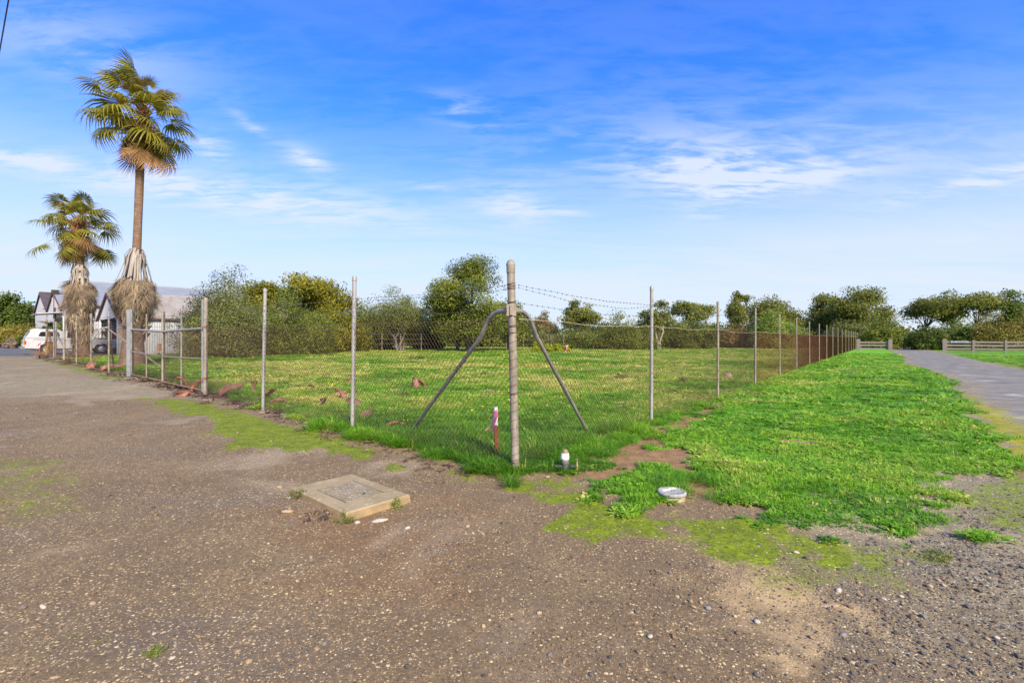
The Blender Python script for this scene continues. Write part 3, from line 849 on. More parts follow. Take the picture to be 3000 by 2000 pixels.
def lot(u, v):
    """world x,y for building axes measured from the corner post"""
    p = ORG + BU * u + BV * v
    return float(p[0]), float(p[1])
BROT = math.atan2(BV[1], BV[0])      # local x along v (away from the road), local y along u
def shed(label, u0, u1, v0, length, eave, ridge, wallmat, roofmat, trim, name='gabled_shed', base=None, roof2=None, front_open=None, overhang=0.14):
    """local frame: x = depth from the front gable, y = across (u), z up from ground"""
    uc = (u0 + u1) / 2; hw = (u1 - u0) / 2
    ox, oy = lot(uc, v0)
    z0 = gz(ox, oy) - 0.05
    E, R = eave - z0, ridge - z0
    t = thing(name, label, 'shed', (ox, oy, z0), BROT)
    # side walls and rear gable
    for s, nm in ((-1, 'side_wall'), (1, 'side_wall')):
        MB().box((length / 2, s * (hw - 0.06), E / 2), (length, 0.12, E)).build(nm, wallmat[1], t)
    g = MB()
    g.add([(length - 0.12, -hw + 0.125, 0), (length - 0.12, hw - 0.125, 0), (length - 0.12, hw - 0.125, E), (length - 0.12, 0, R - 0.08), (length - 0.12, -hw + 0.125, E),
           (length, -hw + 0.125, 0), (length, hw - 0.125, 0), (length, hw - 0.125, E), (length, 0, R - 0.08), (length, -hw + 0.125, E)],
          [(0, 4, 3, 2, 1), (5, 6, 7, 8, 9), (0, 1, 6, 5), (1, 2, 7, 6), (2, 3, 8, 7), (3, 4, 9, 8), (4, 0, 5, 9)])
    g.build('rear_wall', wallmat[1], t)
    # front gable, with or without an opening
    fw = MB()
    if front_open is None:
        fw.add([(0, -hw, 0), (0, hw, 0), (0, hw, E), (0, 0, R - 0.08), (0, -hw, E), (0.12, -hw, 0), (0.12, hw, 0), (0.12, hw, E), (0.12, 0, R - 0.08), (0.12, -hw, E)],
               [(0, 1, 2, 3, 4)[::-1], (5, 6, 7, 8, 9), (0, 5, 6, 1)[::-1], (1, 6, 7, 2)[::-1], (2, 7, 8, 3)[::-1], (3, 8, 9, 4)[::-1], (4, 9, 5, 0)[::-1]])
    else:
        a, b, h = front_open
        fw.add([(0, -hw, h), (0, hw, h), (0, hw, max(E, h + .01)), (0, 0, R - 0.08), (0, -hw, max(E, h + .01)), (0.12, -hw, h), (0.12, hw, h), (0.12, hw, max(E, h + .01)), (0.12, 0, R - 0.08), (0.12, -hw, max(E, h + .01))],
               [(4, 3, 2, 1, 0), (5, 6, 7, 8, 9), (1, 6, 5, 0), (2, 7, 6, 1), (3, 8, 7, 2), (4, 9, 8, 3), (0, 5, 9, 4)])
        fw.box((0.06, (-hw + a) / 2, h / 2 - 0.005), (0.12, a + hw, h - 0.01)); fw.box((0.06, (hw + b) / 2, h / 2 - 0.005), (0.12, hw - b, h - 0.01))
    fw.build('gable_wall', wallmat[0], t)
    # roof slopes
    sl = math.hypot(hw + overhang, (R - E) * (hw + overhang) / hw)
    ang = math.atan2(R - E, hw)
    for s in (-1, 1):
        rot = Matrix.Rotation(-s * ang, 4, 'X')
        c = Vector((length / 2 + 0.10, s * (hw + overhang) / 2, R + 0.02 - (R - E) * (hw + overhang) / hw / 2))
        MB().box((0, 0, 0), (length + 0.36, sl, 0.06)).build('roof_slope', (roof2 or roofmat) if s > 0 else roofmat, t, c).rotation_euler = (-s * ang, 0, 0)
        MB().box((0, 0, 0), (0.06, sl + 0.02, 0.20)).build('barge_board', trim, t, Vector((-0.115, c.y, c.z - 0.07))).rotation_euler = (-s * ang, 0, 0)
        MB().box((length / 2 - 0.1, 0, 0), (length + 0.45, 0.12, 0.1)).build('gutter', trim, t, (0, s * (hw + overhang + 0.03), R - (R - E) * (hw + overhang) / hw - 0.04))
    MB().tube([(-0.10, 0, R + 0.05), (length + 0.1, 0, R + 0.05)], 0.09, 6).build('ridge_cap', roofmat, t)
    return t, E, R, hw, z0

shC = shed('tallest shed, red trimmed white gable and long grey roof rising behind the palms', 49.7, 60.3, 3.0, 18, 4.5, 6.85, (M['board_white'], M['wall_white']), M['roof_grey'], M['barge'])
shB = shed('white gabled shed with small loft window, middle of the three gables', 60.7, 71.3, 3.0, 18, 4.7, 6.7, (M['board_white'], M['wall_white']), M['roof_grey'], M['barge'])
shA = shed('white weatherboard gable with dark brown roof at the end of the shed row', 71.7, 83.0, 3.0, 18, 5.1, 7.25, (M['board_white'], M['wall_white']), M['roof_brown'], M['barge'], roof2=M['roof_brown'])
shD = shed('low shed with grey gable over an open garage doorway and rusting tan roof', 41.3, 48.6, 3.9, 20, 3.25, 5.2, (M['board_white'], M['wall_white']), M['roof_tan'], M['barge'], front_open=(-3.1, 3.2, 2.72))
def shed_extra():
    t, E, R, hw, z0 = shB
    f = MB().box((-0.02, 0, 0), (0.1, 1.1, 1.7)).build('window', M['barge'], t, (-0.01, 0.2, E + 0.55))
    MB().box((-0.075, 0, 0), (0.02, 0.9, 1.5)).build('pane', M['board_white'], f)
    d = MB().box((-0.03, 0, 0), (0.08, 1.7, 2.4)).build('door', M['red_door'], t, (0, -0.9, 3.05))
    aw = MB(); aw.box((-0.9, 0, 0), (1.8, 5.0, 0.08), rot=Matrix.Rotation(math.radians(-6), 3, 'Y'))
    aw.build('awning', M['white_paint'], t, (0, -3.6, 3.5))
    MB().box((-0.05, 0, 0), (0.06, 4.6, 0.5)).build('window', M['glass'], t, (0, -3.6, 2.9))
    # a floodlight on the tall gable and a pipe vent on its ridge
    t, E, R, hw, z0 = shC
    l = MB(); l.box((-0.5, 0, 0), (0.5, 0.5, 0.4)); l.box((-0.2, 0, -0.1), (0.5, 0.1, 0.1))
    l.build('floodlight', M['dark'], t, (-0.3, 2.3, R - 0.9))
    MB().lathe([(0.12, 0), (0.12, 0.5), (0.3, 0.52), (0.05, 0.72)], (15.0, -0.5, R - 0.2), 10).build('roof_vent', M['roof_grey'], t)
    MB().box((-0.03, 0, 0), (0.06, 1.2, 1.2)).build('window', M['glass'], t, (-0.02, -0.6, E + 0.6))
    # cream lean-to wall between the tall shed and the open one
    MB().box((0, 0, 0), (0.14, 1.6, 3.0)).build('side_panel', M['cream'], t, (0.7, -hw + 0.5 - 0.0, 1.6)).location.x = -0.12
    # dark back of the doorway, rail across it
    t, E, R, hw, z0 = shD
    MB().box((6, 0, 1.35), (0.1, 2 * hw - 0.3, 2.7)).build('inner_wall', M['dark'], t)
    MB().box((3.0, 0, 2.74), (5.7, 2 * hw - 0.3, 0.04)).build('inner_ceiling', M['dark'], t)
    MB().box((0.5, 1.6, 1.3), (0.06, 0.06, 2.6)).build('door_post', M['wall_white'], t)
    MB().box((9.5, -hw - 0.03, 0.9), (0.12, 0.05, 1.8)).build('wall_post', M['dark'], t)
    MB().box((1.2, -hw - 0.03, 1.05), (0.9, 0.05, 0.12)).build('rusty_rail', M['rust_pipe'], t)
shed_extra()

# ------------------------------------------------------------------ vehicles
M['car_white'] = PM('white_car_paint', (0.50, 0.485, 0.46), (0.47, 0.455, 0.43), 2, 0.25, spec=0.5, c3=(0.42, 0.39, 0.34))
M['tyre'] = PM('tyre_rubber', (0.022, 0.021, 0.020), (0.035, 0.032, 0.03), 8, 0.85)
M['alloy'] = PM('wheel_alloy', (0.55, 0.55, 0.55), (0.45, 0.45, 0.45), 6, 0.35, 0.6)
M['tail_red'] = PM('red_tail_lamp', (0.55, 0.035, 0.015), (0.62, 0.12, 0.02), 8, 0.2)
M['black_trim'] = PM('black_trim', (0.02, 0.02, 0.02), (0.03, 0.03, 0.03), 6, 0.5)
M['chrome'] = PM('bumper_chrome', (0.6, 0.62, 0.64), (0.5, 0.52, 0.54), 4, 0.2, 0.8)
M['seat'] = PM('dark_seat', (0.02, 0.018, 0.018), (0.03, 0.027, 0.026), 5, 0.9)
def arc(cx, cz, r, a0, a1, n):
    return [(cx + r * math.cos(a), cz + r * math.sin(a)) for a in np.linspace(a0, a1, n)]
def wheel(parent, x, y, side, r=0.36):
    w = MB().lathe([(r * 0.60, -0.11), (r * 0.95, -0.11), (r, -0.07), (r, 0.07), (r * 0.95, 0.11), (r * 0.60, 0.11)], (0, 0, 0), 22, axis='Y').build('tyre', M['tyre'], parent, (x, y, r))
    m = MB().lathe([(0.02, -0.114), (r * 0.62, -0.118), (r * 0.62, 0.118), (0.02, 0.114)], (0, 0, 0), 18, axis='Y')
    for k in range(5):
        a = 2 * PI * k / 5
        m.box((math.cos(a) * r * 0.32, side * 0.12, math.sin(a) * r * 0.32), (r * 0.55, 0.03, r * 0.17), rot=Matrix.Rotation(-a, 3, 'Y'))
    m.build('rim', M['alloy'], w)
def make_ute():
    u0, v0 = 45.15, -0.75
    ox, oy = lot(u0, v0); z0 = gz(*lot(u0, v0 + 2.5))
    t = thing('pickup_truck', 'white pickup with a fitted white canopy over its tray, parked beside the shorter palm', 'pickup', (ox, oy, z0), BROT)
    wr, r, xr, xf, zb = 0.36, 0.45, 1.18, 4.20, 0.42
    low = [(0.05, zb + .05)] + [(xr - r, zb)] + arc(xr, wr, r, PI - .12, .12, 9) + [(xr + r, zb), (xf - r, zb)] + arc(xf, wr, r, PI - .12, .12, 9) + [(xf + r, zb), (5.0, 0.45), (5.08, 0.62), (5.06, 0.86), (4.9, 0.98), (3.75, 1.10), (3.55, 1.12), (2.2, 1.16), (0.06, 1.16), (0.02, 0.7)]
    MB().prism(low, -0.83, 0.83).build('body', M['car_white'], t)
    # cab above the waistline
    cab = MB()
    P = [(2.02, 1.16), (3.62, 1.13), (3.02, 1.70), (2.15, 1.74)]
    cab.add([(p[0], -0.80 if i < 2 else -0.66, p[1]) for i, p in enumerate(P)] + [(p[0], 0.80 if i < 2 else 0.66, p[1]) for i, p in enumerate(P)], [(0, 1, 2, 3), (7, 6, 5, 4), (1, 5, 6, 2), (2, 6, 7, 3), (3, 7, 4, 0), (0, 4, 5, 1)])
    cab.build('cab', M['car_white'], t)
    def panel(x0, x1, z0_, z1, x0t, x1t, nm, th=0.015):
        for s in (-1, 1):
            f = lambda z: 0.80 - (z - 1.16) / 0.56 * 0.14 + th
            vs = [(x0, s * f(z0_), z0_), (x1, s * f(z0_), z0_), (x1t, s * f(z1), z1), (x0t, s * f(z1), z1)]
            inn = [(a, b - s * 0.03, c) for a, b, c in vs]
            MB().add(vs + inn, [(0, 1, 2, 3), (7, 6, 5, 4), (0, 4, 5, 1), (1, 5, 6, 2), (2, 6, 7, 3), (3, 7, 4, 0)]).build(nm, M['glass'], t)
    panel(2.22, 3.36, 1.20, 1.62, 2.28, 2.98, 'side_window')
    ws = MB().add([(3.60, -0.70, 1.16), (3.60, 0.70, 1.16), (3.06, 0.60, 1.67), (3.06, -0.60, 1.67), (3.62, -0.70, 1.16), (3.62, 0.70, 1.16), (3.08, 0.60, 1.68), (3.08, -0.60, 1.68)],
                  [(3, 2, 1, 0), (4, 5, 6, 7), (0, 1, 5, 4), (1, 2, 6, 5), (2, 3, 7, 6), (3, 0, 4, 7)])
    ws.build('windscreen', M['glass'], t)
    # canopy over the tray
    cp = MB()
    Q = [(0.06, 1.19), (2.00, 1.19), (2.00, 1.66), (1.86, 1.80), (0.50, 1.86), (0.42, 1.82)]
    ys = [0.80, 0.80, 0.70, 0.62, 0.62, 0.66]
    n = len(Q)
    cp.add([(q[0], -y, q[1]) for q, y in zip(Q, ys)] + [(q[0], y, q[1]) for q, y in zip(Q, ys)],
           [tuple(range(n)), tuple(range(2 * n - 1, n - 1, -1))] + [(i, i + n, (i + 1) % n + n, (i + 1) % n) for i in range(n)])
    cpo = cp.build('canopy', M['car_white'], t)
    for s in (-1, 1):
        f = lambda z: 0.80 - (z - 1.19) / 0.47 * 0.10 + 0.012
        pts = [(0.72, 1.34), (0.86, 1.30), (1.78, 1.30), (1.86, 1.36), (1.78, 1.60), (1.70, 1.63), (0.94, 1.65), (0.84, 1.61)]
        vs = [(a, s * f(b), b) for a, b in pts]; inn = [(a, y - s * 0.03, b) for a, y, b in vs]; k = len(pts)
        MB().add(vs + inn, [tuple(range(k)), tuple(range(2 * k - 1, k - 1, -1))] + [(i, (i + 1) % k, (i + 1) % k + k, i + k) for i in range(k)]).build('canopy_window', M['glass'], cpo)
    MB().box((0.205, 0, 1.50), (0.02, 1.16, 0.44), rot=Matrix.Rotation(math.radians(29), 3, 'Y')).build('rear_window', M['glass'], cpo)
    MB().box((1.03, 0, 1.175), (1.98, 1.63, 0.02)).build('canopy_seal', M['black_trim'], cpo)
    MB().box((2.1, 0, 1.075), (3.2, 1.668, 0.018)).build('pinstripe', M['black_trim'], t)
    MB().box((0.0, 0, 0.84), (0.03, 1.40, 0.52)).build('tailgate', M['car_white'], t)
    for s in (-1, 1):
        MB().box((0.055, s * 0.755, 0.86), (0.12, 0.17, 0.26)).build('tail_lamp', M['tail_red'], t)
        MB().box((5.03, s * 0.60, 0.74), (0.08, 0.32, 0.16)).build('headlamp', M['chrome'], t)
        MB().box((3.30, s * 0.92, 1.20), (0.10, 0.18, 0.14)).build('wing_mirror', M['black_trim'], t)
        for x in (xr, xf): wheel(t, x, s * 0.70, s)
    b = MB(); b.box((-0.10, 0, 0.50), (0.14, 1.5, 0.16)); b.box((-0.05, 0.72, 0.50), (0.24, 0.14, 0.18)); b.box((-0.05, -0.72, 0.50), (0.24, 0.14, 0.18))
    b.build('rear_bumper', M['chrome'], t)
    MB().box((5.06, 0, 0.52), (0.16, 1.6, 0.2)).build('front_bumper', M['black_trim'], t)
    MB().box((-0.03, 0, 0.70), (0.02, 0.36, 0.12)).build('number_plate', M['white_paint'], t)
    MB().box((2.6, 0, 0.42), (4.3, 1.2, 0.14)).build('chassis', M['black_trim'], t)
make_ute()
def make_van():
    ox, oy = lot(47.5, 3.5); z0 = gz(ox, oy)
    t = thing('white_van', 'white high roofed van nosing out of the open shed doorway behind the pickup', 'van', (ox, oy, z0), BROT)
    zb = 0.42
    low = [(0.0, 0.5)] + [(0.55, zb)] + arc(0.95, 0.34, 0.42, PI - .2, .2, 8) + [(1.4, zb), (2.9, zb)] + arc(3.3, 0.34, 0.42, PI - .2, .2, 8) + [(3.75, zb), (4.2, 0.5), (4.2, 1.12), (0.06, 1.10), (-0.02, 0.9)]
    MB().prism(low, -0.82, 0.82).build('body', M['car_white'], t)
    rf = MB()
    rf.add([(0.42, -0.66, 2.02), (4.15, -0.70, 2.02), (4.15, 0.70, 2.02), (0.42, 0.66, 2.02), (0.60, -0.6, 2.09), (1.5, -0.55, 2.34), (4.1, -0.55, 2.36), (4.1, 0.55, 2.36), (1.5, 0.55, 2.34), (0.60, 0.6, 2.09)],
           [(0, 3, 2, 1), (0, 1, 6, 5, 4), (3, 9, 8, 7, 2), (0, 4, 9, 3), (4, 5, 8, 9), (5, 6, 7, 8), (1, 2, 7, 6)])
    rf.build('roof', M['car_white'], t)
    for s in (-1, 1):
        MB().tube([(0.02, s * 0.78, 1.10), (0.42, s * 0.66, 2.03)], 0.035, 6).build('pillar', M['car_white'], t)
        MB().tube([(1.30, s * 0.80, 1.10), (1.32, s * 0.68, 2.03)], 0.06, 6).build('pillar', M['car_white'], t)
        MB().prism([(1.4, 1.11), (4.15, 1.11), (4.15, 2.0), (1.4, 2.0)], s * 0.74 - 0.03, s * 0.74 + 0.03).build('side_panel', M['red_door'] if s < 0 else M['car_white'], t)
        st = MB(); st.box((1.05, s * 0.38, 1.35), (0.14, 0.46, 0.62)); st.box((1.08, s * 0.38, 1.76), (0.10, 0.26, 0.18)); st.box((0.85, s * 0.38, 1.12), (0.5, 0.46, 0.14))
        st.build('seat', M['seat'], t)
        MB().box((0.0, s * 0.6, 0.80), (0.06, 0.26, 0.18)).build('headlamp', M['chrome'], t)
        for x in (0.95, 3.3): wheel(t, x, s * 0.70, s, 0.34)
    MB().box((0.32, 0, 1.14), (0.5, 1.5, 0.12)).build('dashboard', M['black_trim'], t)
    MB().box((-0.05, 0, 0.5), (0.12, 1.6, 0.18)).build('front_bumper', M['black_trim'], t)
    wp = MB(); wp.tube([(-0.02, 0.3, 1.12), (0.28, -0.1, 1.70)], 0.012, 5)
    wp.build('wiper', M['black_trim'], t)
make_van()

# ------------------------------------------------------------------ chain link fence
H_POST, H_MESH = 2.42, 1.74
def tube_post(h, r, cap=True, sides=14):
    m = MB().tube([(0, 0, -0.05), (0, 0, h)], r, sides, cap=True)
    return m
def link_panel(p0, p1, h0=0.05, h1=H_MESH, wd=0.066, hd=0.078, r=0.0019, mat='rust_wire'):
    """woven wire between two ground points: both families of slanting wires, each a thin three sided rod"""
    L = math.hypot(p1[0] - p0[0], p1[1] - p0[1])
    dx, dy = (p1[0] - p0[0]) / L, (p1[1] - p0[1]) / L
    za, zb = gz(*p0), gz(*p1)
    H = h1 - h0
    slope = hd / wd
    V, F = [], []
    n = int((L + H / slope) / wd) + 2
    def put(s0, t0, s1, t1, off):
        o = len(V)
        for s, t in ((s0, t0), (s1, t1)):
            g = za + (zb - za) * s / L + h0
            sag = 0.0
            for a in (90, 210, 330):
                q = r * math.sin(math.radians(a)); w = r * math.cos(math.radians(a))
                V.append((p0[0] + dx * (s + q * 0.7) - dy * (w + off), p0[1] + dy * (s + q * 0.7) + dx * (w + off), g + t + q * 0.7))
        F.extend([(o, o + 1, o + 4, o + 3), (o + 1, o + 2, o + 5, o + 4), (o + 2, o, o + 3, o + 5)])
    for k in range(n):
        c = k * wd
        for fam in (0, 1):
            # s = c - t/slope (leaning back) or s = c - H/slope + t/slope (leaning forward)
            if fam == 0: s0, s1, t0, t1 = c, c - H / slope, 0.0, H
            else: s0, s1, t0, t1 = c - H / slope, c, 0.0, H
            if max(s0, s1) <= 0 or min(s0, s1) >= L: continue
            f = lambda s: t0 + (t1 - t0) * (s - s0) / (s1 - s0)
            lo, hi = max(min(s0, s1), 0), min(max(s0, s1), L)
            a, b = (lo, hi) if s0 < s1 else (hi, lo)
            put(a, f(a), b, f(b), 0.002 if fam else -0.002)
    return V, F
def strand(pts, sag=0.03, r=0.0022, barbs=False, jitter=0.01, seed=0, step=0.35, bstep=0.125):
    """wire hung between the posts, with barbs twisted on if asked"""
    R = random.Random(seed)
    m = MB(); path = []
    for (a, b) in zip(pts[:-1], pts[1:]):
        a, b = Vector(a), Vector(b); L = (b - a).length
        n = max(2, int(L / step)); sg = sag * R.uniform(0.3, 1.6)
        for i in range(n):
            q = i / n
            p = a.lerp(b, q); p.z -= sg * 4 * q * (1 - q); p.z += R.uniform(-jitter, jitter) if i else 0
            path.append(p)
    path.append(Vector(pts[-1]))
    m.tube(path, r, 3, cap=False, smooth=False)
    if barbs:
        acc = 0
        for a, b in zip(path[:-1], path[1:]):
            L = (b - a).length; q = acc
            while q < L:
                p = a.lerp(b, q / L); t = (b - a).normalized(); s = t.orthogonal().normalized()
                e = R.uniform(0, PI); s2 = s * math.cos(e) + t.cross(s) * math.sin(e)
                for k in (s2, t.cross(s2)):
                    w = 0.0028
                    c = k.cross(t) * w
                    m.add([p - k * 0.010 - c, p - k * 0.010 + c, p + k * 0.010 + c + t * 0.008, p + k * 0.010 - c + t * 0.008, p + t * w * 2, p - t * w * 2],
                          [(0, 1, 2, 3), (0, 4, 3), (1, 5, 2)])
                m.lathe([(0.003, -0.006), (0.0048, 0), (0.003, 0.006)], p, 4, smooth=False)
                q += bstep * R.uniform(0.8, 1.2)
            acc = q - L
    return m
def fence_pt(p, h, off=(0, 0)):
    return (p[0] + off[0], p[1] + off[1], gz(*p) + h)

def corner_post(parent):
    m = MB().tube([(0, 0, -0.05), (-0.026, 0, 1.2), (-0.054, 0, 2.33)], [0.047, 0.046, 0.044], 18)
    o = m.build('corner_post', M['galv_old'], parent, (ORG[0], ORG[1], gz(*ORG)))
    c = MB().lathe([(0.047, 2.26), (0.050, 2.27), (0.047, 2.29), (0.050, 2.30), (0.048, 2.33), (0.052, 2.345), (0.053, 2.36), (0.047, 2.375), (0.035, 2.40), (0.012, 2.412)], (-0.054, 0, 0), 18)
    c.build('post_cap', M['galv_old'], o)
    w = MB()
    R = random.Random(3)
    def ring(z, r=0.047, n=2, wr=0.0035):
        for k in range(n):
            zz = z + 0.012 * k + R.uniform(-.004, .004)
            ctr = -0.054 * min(zz / 2.33, 1)
            w.tube([(ctr + (r + .003) * math.cos(a), (r + .003) * math.sin(a), zz + 0.010 * math.sin(a + k)) for a in np.linspace(0, 2 * PI, 15)], wr, 4, cap=False)
    for z, n in ((2.13, 2), (2.09, 2), (1.93, 2), (1.90, 1), (1.66, 2), (1.60, 1), (0.90, 2), (0.13, 3)): ring(z, n=n)
    pts = []
    for k in range(0, 15 * 12):
        a = 2 * PI * k / 12; z = 0.15 + k / (15 * 12) * 1.45
        pts.append((-0.054 * z / 2.33 + 0.0485 * math.cos(a), 0.0485 * math.sin(a), z))
    w.tube(pts, 0.0024, 3, cap=False)
    w.build('wire_binding', M['rust_wire'], o)
    b = MB()
    b.box((-0.046, 0.0, 1.84), (0.108, 0.104, 0.13)); b.box((-0.046, -0.047, 1.84), (0.03, 0.05, 0.11))
    b.build('clamp', M['galv_old'], o)
    return o
def brace(parent, foot, tx):
    a = Vector((ORG[0] - 0.046, ORG[1], gz(*ORG) + 1.84)); f = Vector((foot[0], foot[1], gz(*foot) - 0.08))
    d = Vector((f.x - a.x, f.y - a.y, 0)).normalized()
    start = a + d * 0.06
    out = a + d * 0.26
    bend = (f - (a + d * 0.62 + Vector((0, 0, -0.28)))).normalized()
    pts = [start, a + d * 0.16 + Vector((0, 0, .005)), out, a + d * 0.38 + Vector((0, 0, -0.035)), a + d * 0.48 + Vector((0, 0, -0.10)), a + d * 0.56 + Vector((0, 0, -0.19)), a + d * 0.62 + Vector((0, 0, -0.28))]
    last = pts[-1]
    n = 8
    pts += [last.lerp(f, k / n) for k in range(1, n + 1)]
    o = MB().tube(pts, 0.027, 12).build('brace', M['galv'], parent)
    c = MB().tube([start, a + d * 0.15], 0.037, 12)
    c.tube([start + Vector((0, -0.045, 0)), start + Vector((0, 0.045, 0))], 0.028, 10)
    c.build('coupling', M['galv_old'], o)
    return o
POSTS_L = [3.38, 6.72]
POSTS_L2 = [21.25, 24.95, 28.75, 32.6, 36.8]
POSTS_R = [3.98, 8.3, 12.65, 17.2, 21.8, 26.7, 31.6, 36.5, 41.6, 46.9, 52.2] + [57.6 + 5.3 * k for k in range(14)]
def std_post(parent, s, along, lean=0.0, h=H_POST, r=0.036, mat='galv'):
    p = at(s, 0) if along == 'u' else at(0, s)
    m = MB().tube([(0, 0, -0.08), (lean, 0, h)], r, 12)
    o = m.build('post', M[mat], parent, (p[0], p[1], gz(*p)))
    MB().lathe([(r + .004, h - 0.05), (r + .005, h), (r * 0.8, h + 0.025), (0.008, h + 0.035)], (lean, 0, 0), 12).build('post_cap', M[mat], o)
    return o
def build_left_fence():
    t = thing('chain_link_fence', 'chain link fence with barbed wire from the corner post to the gate', 'fence', (ORG[0], ORG[1], gz(*ORG)))
    t.location = (0, 0, 0)
    corner_post(t)
    brace(t, (-1.69, 7.70), 0); brace(t, (1.27, 7.69), 0)
    for s, ln in zip(POSTS_L, (0.035, 0.045)): std_post(t, s, 'u', ln, 2.46, 0.034)
    gpost = MB().tube([(0, 0, -0.1), (0.01, 0, 2.40)], 0.052, 14)
    p = at(10.12, 0)
    o = gpost.build('gate_post', M['galv_old'], t, (p[0], p[1], gz(*p)))
    MB().lathe([(0.054, 2.34), (0.056, 2.40), (0.048, 2.445), (0.015, 2.47)], (0.01, 0, 0), 14).build('post_cap', M['galv_old'], o)
    for z in (0.45, 1.75):
        hb = MB().tube([(-0.13, 0.06, z), (0.0, 0, z)], 0.018, 8); hb.box((0.0, 0.0, z), (0.12, 0.12, 0.05))
        hb.build('hinge', M['rust_pipe'], o)
    ss = [0.0] + POSTS_L + [10.08]
    for a, b in zip(ss[:-1], ss[1:]):
        V, F = link_panel(at(a + 0.03, 0.0), at(b, 0.0), r=0.0023)
        MB().add(V, F).build('mesh_panel', M['rust_wire'], t)
    pts = lambda h: [fence_pt(at(s, -0.045), h) for s in ss]
    strand(pts(2.12), 0.05, 0.0018, True, 0.01, 1).build('barbed_strand', M['barb'], t)
    strand(pts(2.08)[:2], 0.02, 0.0016, True, 0.012, 7).build('barbed_strand', M['barb'], t)
    strand(pts(1.92), 0.06, 0.0018, True, 0.012, 2).build('barbed_strand', M['barb'], t)
    strand(pts(H_MESH), 0.03, 0.0034, False, 0.008, 3).build('top_wire', M['rust_wire'], t)
    strand(pts(0.92), 0.10, 0.0036, False, 0.008, 4).build('middle_wire', M['rust_wire'], t)
    strand(pts(0.06), 0.0, 0.0026, False, 0.004, 5).build('bottom_wire', M['rust_wire'], t)
def build_left_fence2():
    t = thing('chain_link_fence', 'far stretch of rusty wire fence with leaning posts from the gate past the two palms', 'fence')
    ss = [17.75] + POSTS_L2 + [40.2]
    for i, s in enumerate(POSTS_L2): std_post(t, s, 'u', 0.0, 2.42, 0.036, 'galv_old')
    # square stopping post at the gate and the end assembly with its braces
    p = at(17.75, 0)
    o = MB().box((0, 0, 1.15), (0.15, 0.15, 2.5)).build('gate_post', M['galv_blue'], t, (p[0], p[1], gz(*p)))
    p = at(40.2, 0)
    MB().tube([(0, 0, -0.1), (0, 0, 2.45)], 0.055, 12).build('end_post', M['galv_old'], t, (p[0], p[1], gz(*p)))
    p2 = at(38.6, 0.25)
    MB().tube([(0, 0, -0.1), (0.05, 0, 2.3)], 0.055, 10).build('post', M['galv_blue'], t, (p2[0], p2[1], gz(*p2)))
    def run(u0, v0, z0, u1, v1, z1, r=0.03):
        a, c = at(u0, v0), at(u1, v1)
        MB().tube([(a[0], a[1], gz(*a) + z0), (c[0], c[1], gz(*c) + z1)], r, 8).build('brace', M['galv_old'], t)
    run(40.2, 0, 1.75, 39.6, 0.5, 0.0); run(38.6, 0.25, 1.7, 34.6, 0.5, 0.0); run(40.2, 0, 1.8, 38.9, 0.1, 1.82)
    run(21.25, 0.0, 1.72, 18.9, 1.2, 0.25, 0.03); run(21.25, 0.0, 1.7, 24.4, 0.7, 0.1, 0.03)
    for a, c in zip(ss[:-1], ss[1:]):
        V, F = link_panel(at(a, 0), at(c, 0), wd=0.15, hd=0.15, r=0.0022)
        MB().add(V, F).build('mesh_panel', M['rust_wire'], t)
    pts = lambda h: [fence_pt(at(s, -0.04), h) for s in ss]
    for k, (h, mt) in enumerate(((2.20, 'rust_wire'), (1.95, 'rust_wire'), (1.74, 'rust_wire'), (1.2, 'rust_wire'), (0.7, 'rust_wire'))):
        strand(pts(h), 0.04, 0.006, False, 0.01, 30 + k).build('wire', M[mt], t)
    # old hooked pipe
    p = at(34.2, 0.15)
    MB().tube([(0, 0, 0), (0, 0, 2.4), (-0.06, 0.05, 2.5), (-0.28, 0.2, 2.52)], 0.045, 8).build('hooked_pipe', M['white_paint'], t, (p[0], p[1], gz(*p)))
def build_right_fence():
    t = thing('chain_link_fence', 'long chain link fence with many posts running down the grass verge', 'fence')
    for i, s in enumerate(POSTS_R): std_post(t, s, 'v', random.uniform(-0.012, 0.012), 2.44 + random.uniform(-.03, .03), 0.031 if i < 1 else 0.029, 'galv_old' if i > 0 else 'galv')
    ss = [0.0] + POSTS_R
    for i, (a, b) in enumerate(zip(ss[:-1], ss[1:])):
        V, F = link_panel(at(0, a + 0.03), at(0, b), r=0.0021 if a < 20 else 0.0030)
        MB().add(V, F).build('mesh_panel', M['rust_red' if a > 12 else 'rust_wire'], t)
    pts = lambda h: [fence_pt(at(-0.045, s), h) for s in ss]
    strand(pts(2.12), 0.05, 0.0018, True, 0.01, 11).build('barbed_strand', M['barb'], t)
    strand(pts(2.09)[:3], 0.10, 0.0016, True, 0.012, 17).build('barbed_strand', M['barb'], t)
    strand(pts(1.92), 0.05, 0.0018, True, 0.012, 12).build('barbed_strand', M['barb'], t)
    strand(pts(H_MESH), 0.04, 0.0034, False, 0.014, 13).build('top_wire', M['pale_wire'], t)
    strand(pts(0.92), 0.06, 0.0032, False, 0.008, 14).build('middle_wire', M['rust_wire'], t)
    strand(pts(0.06), 0.0, 0.0026, False, 0.004, 15).build('bottom_wire', M['rust_wire'], t)
build_left_fence(); build_left_fence2(); build_right_fence()

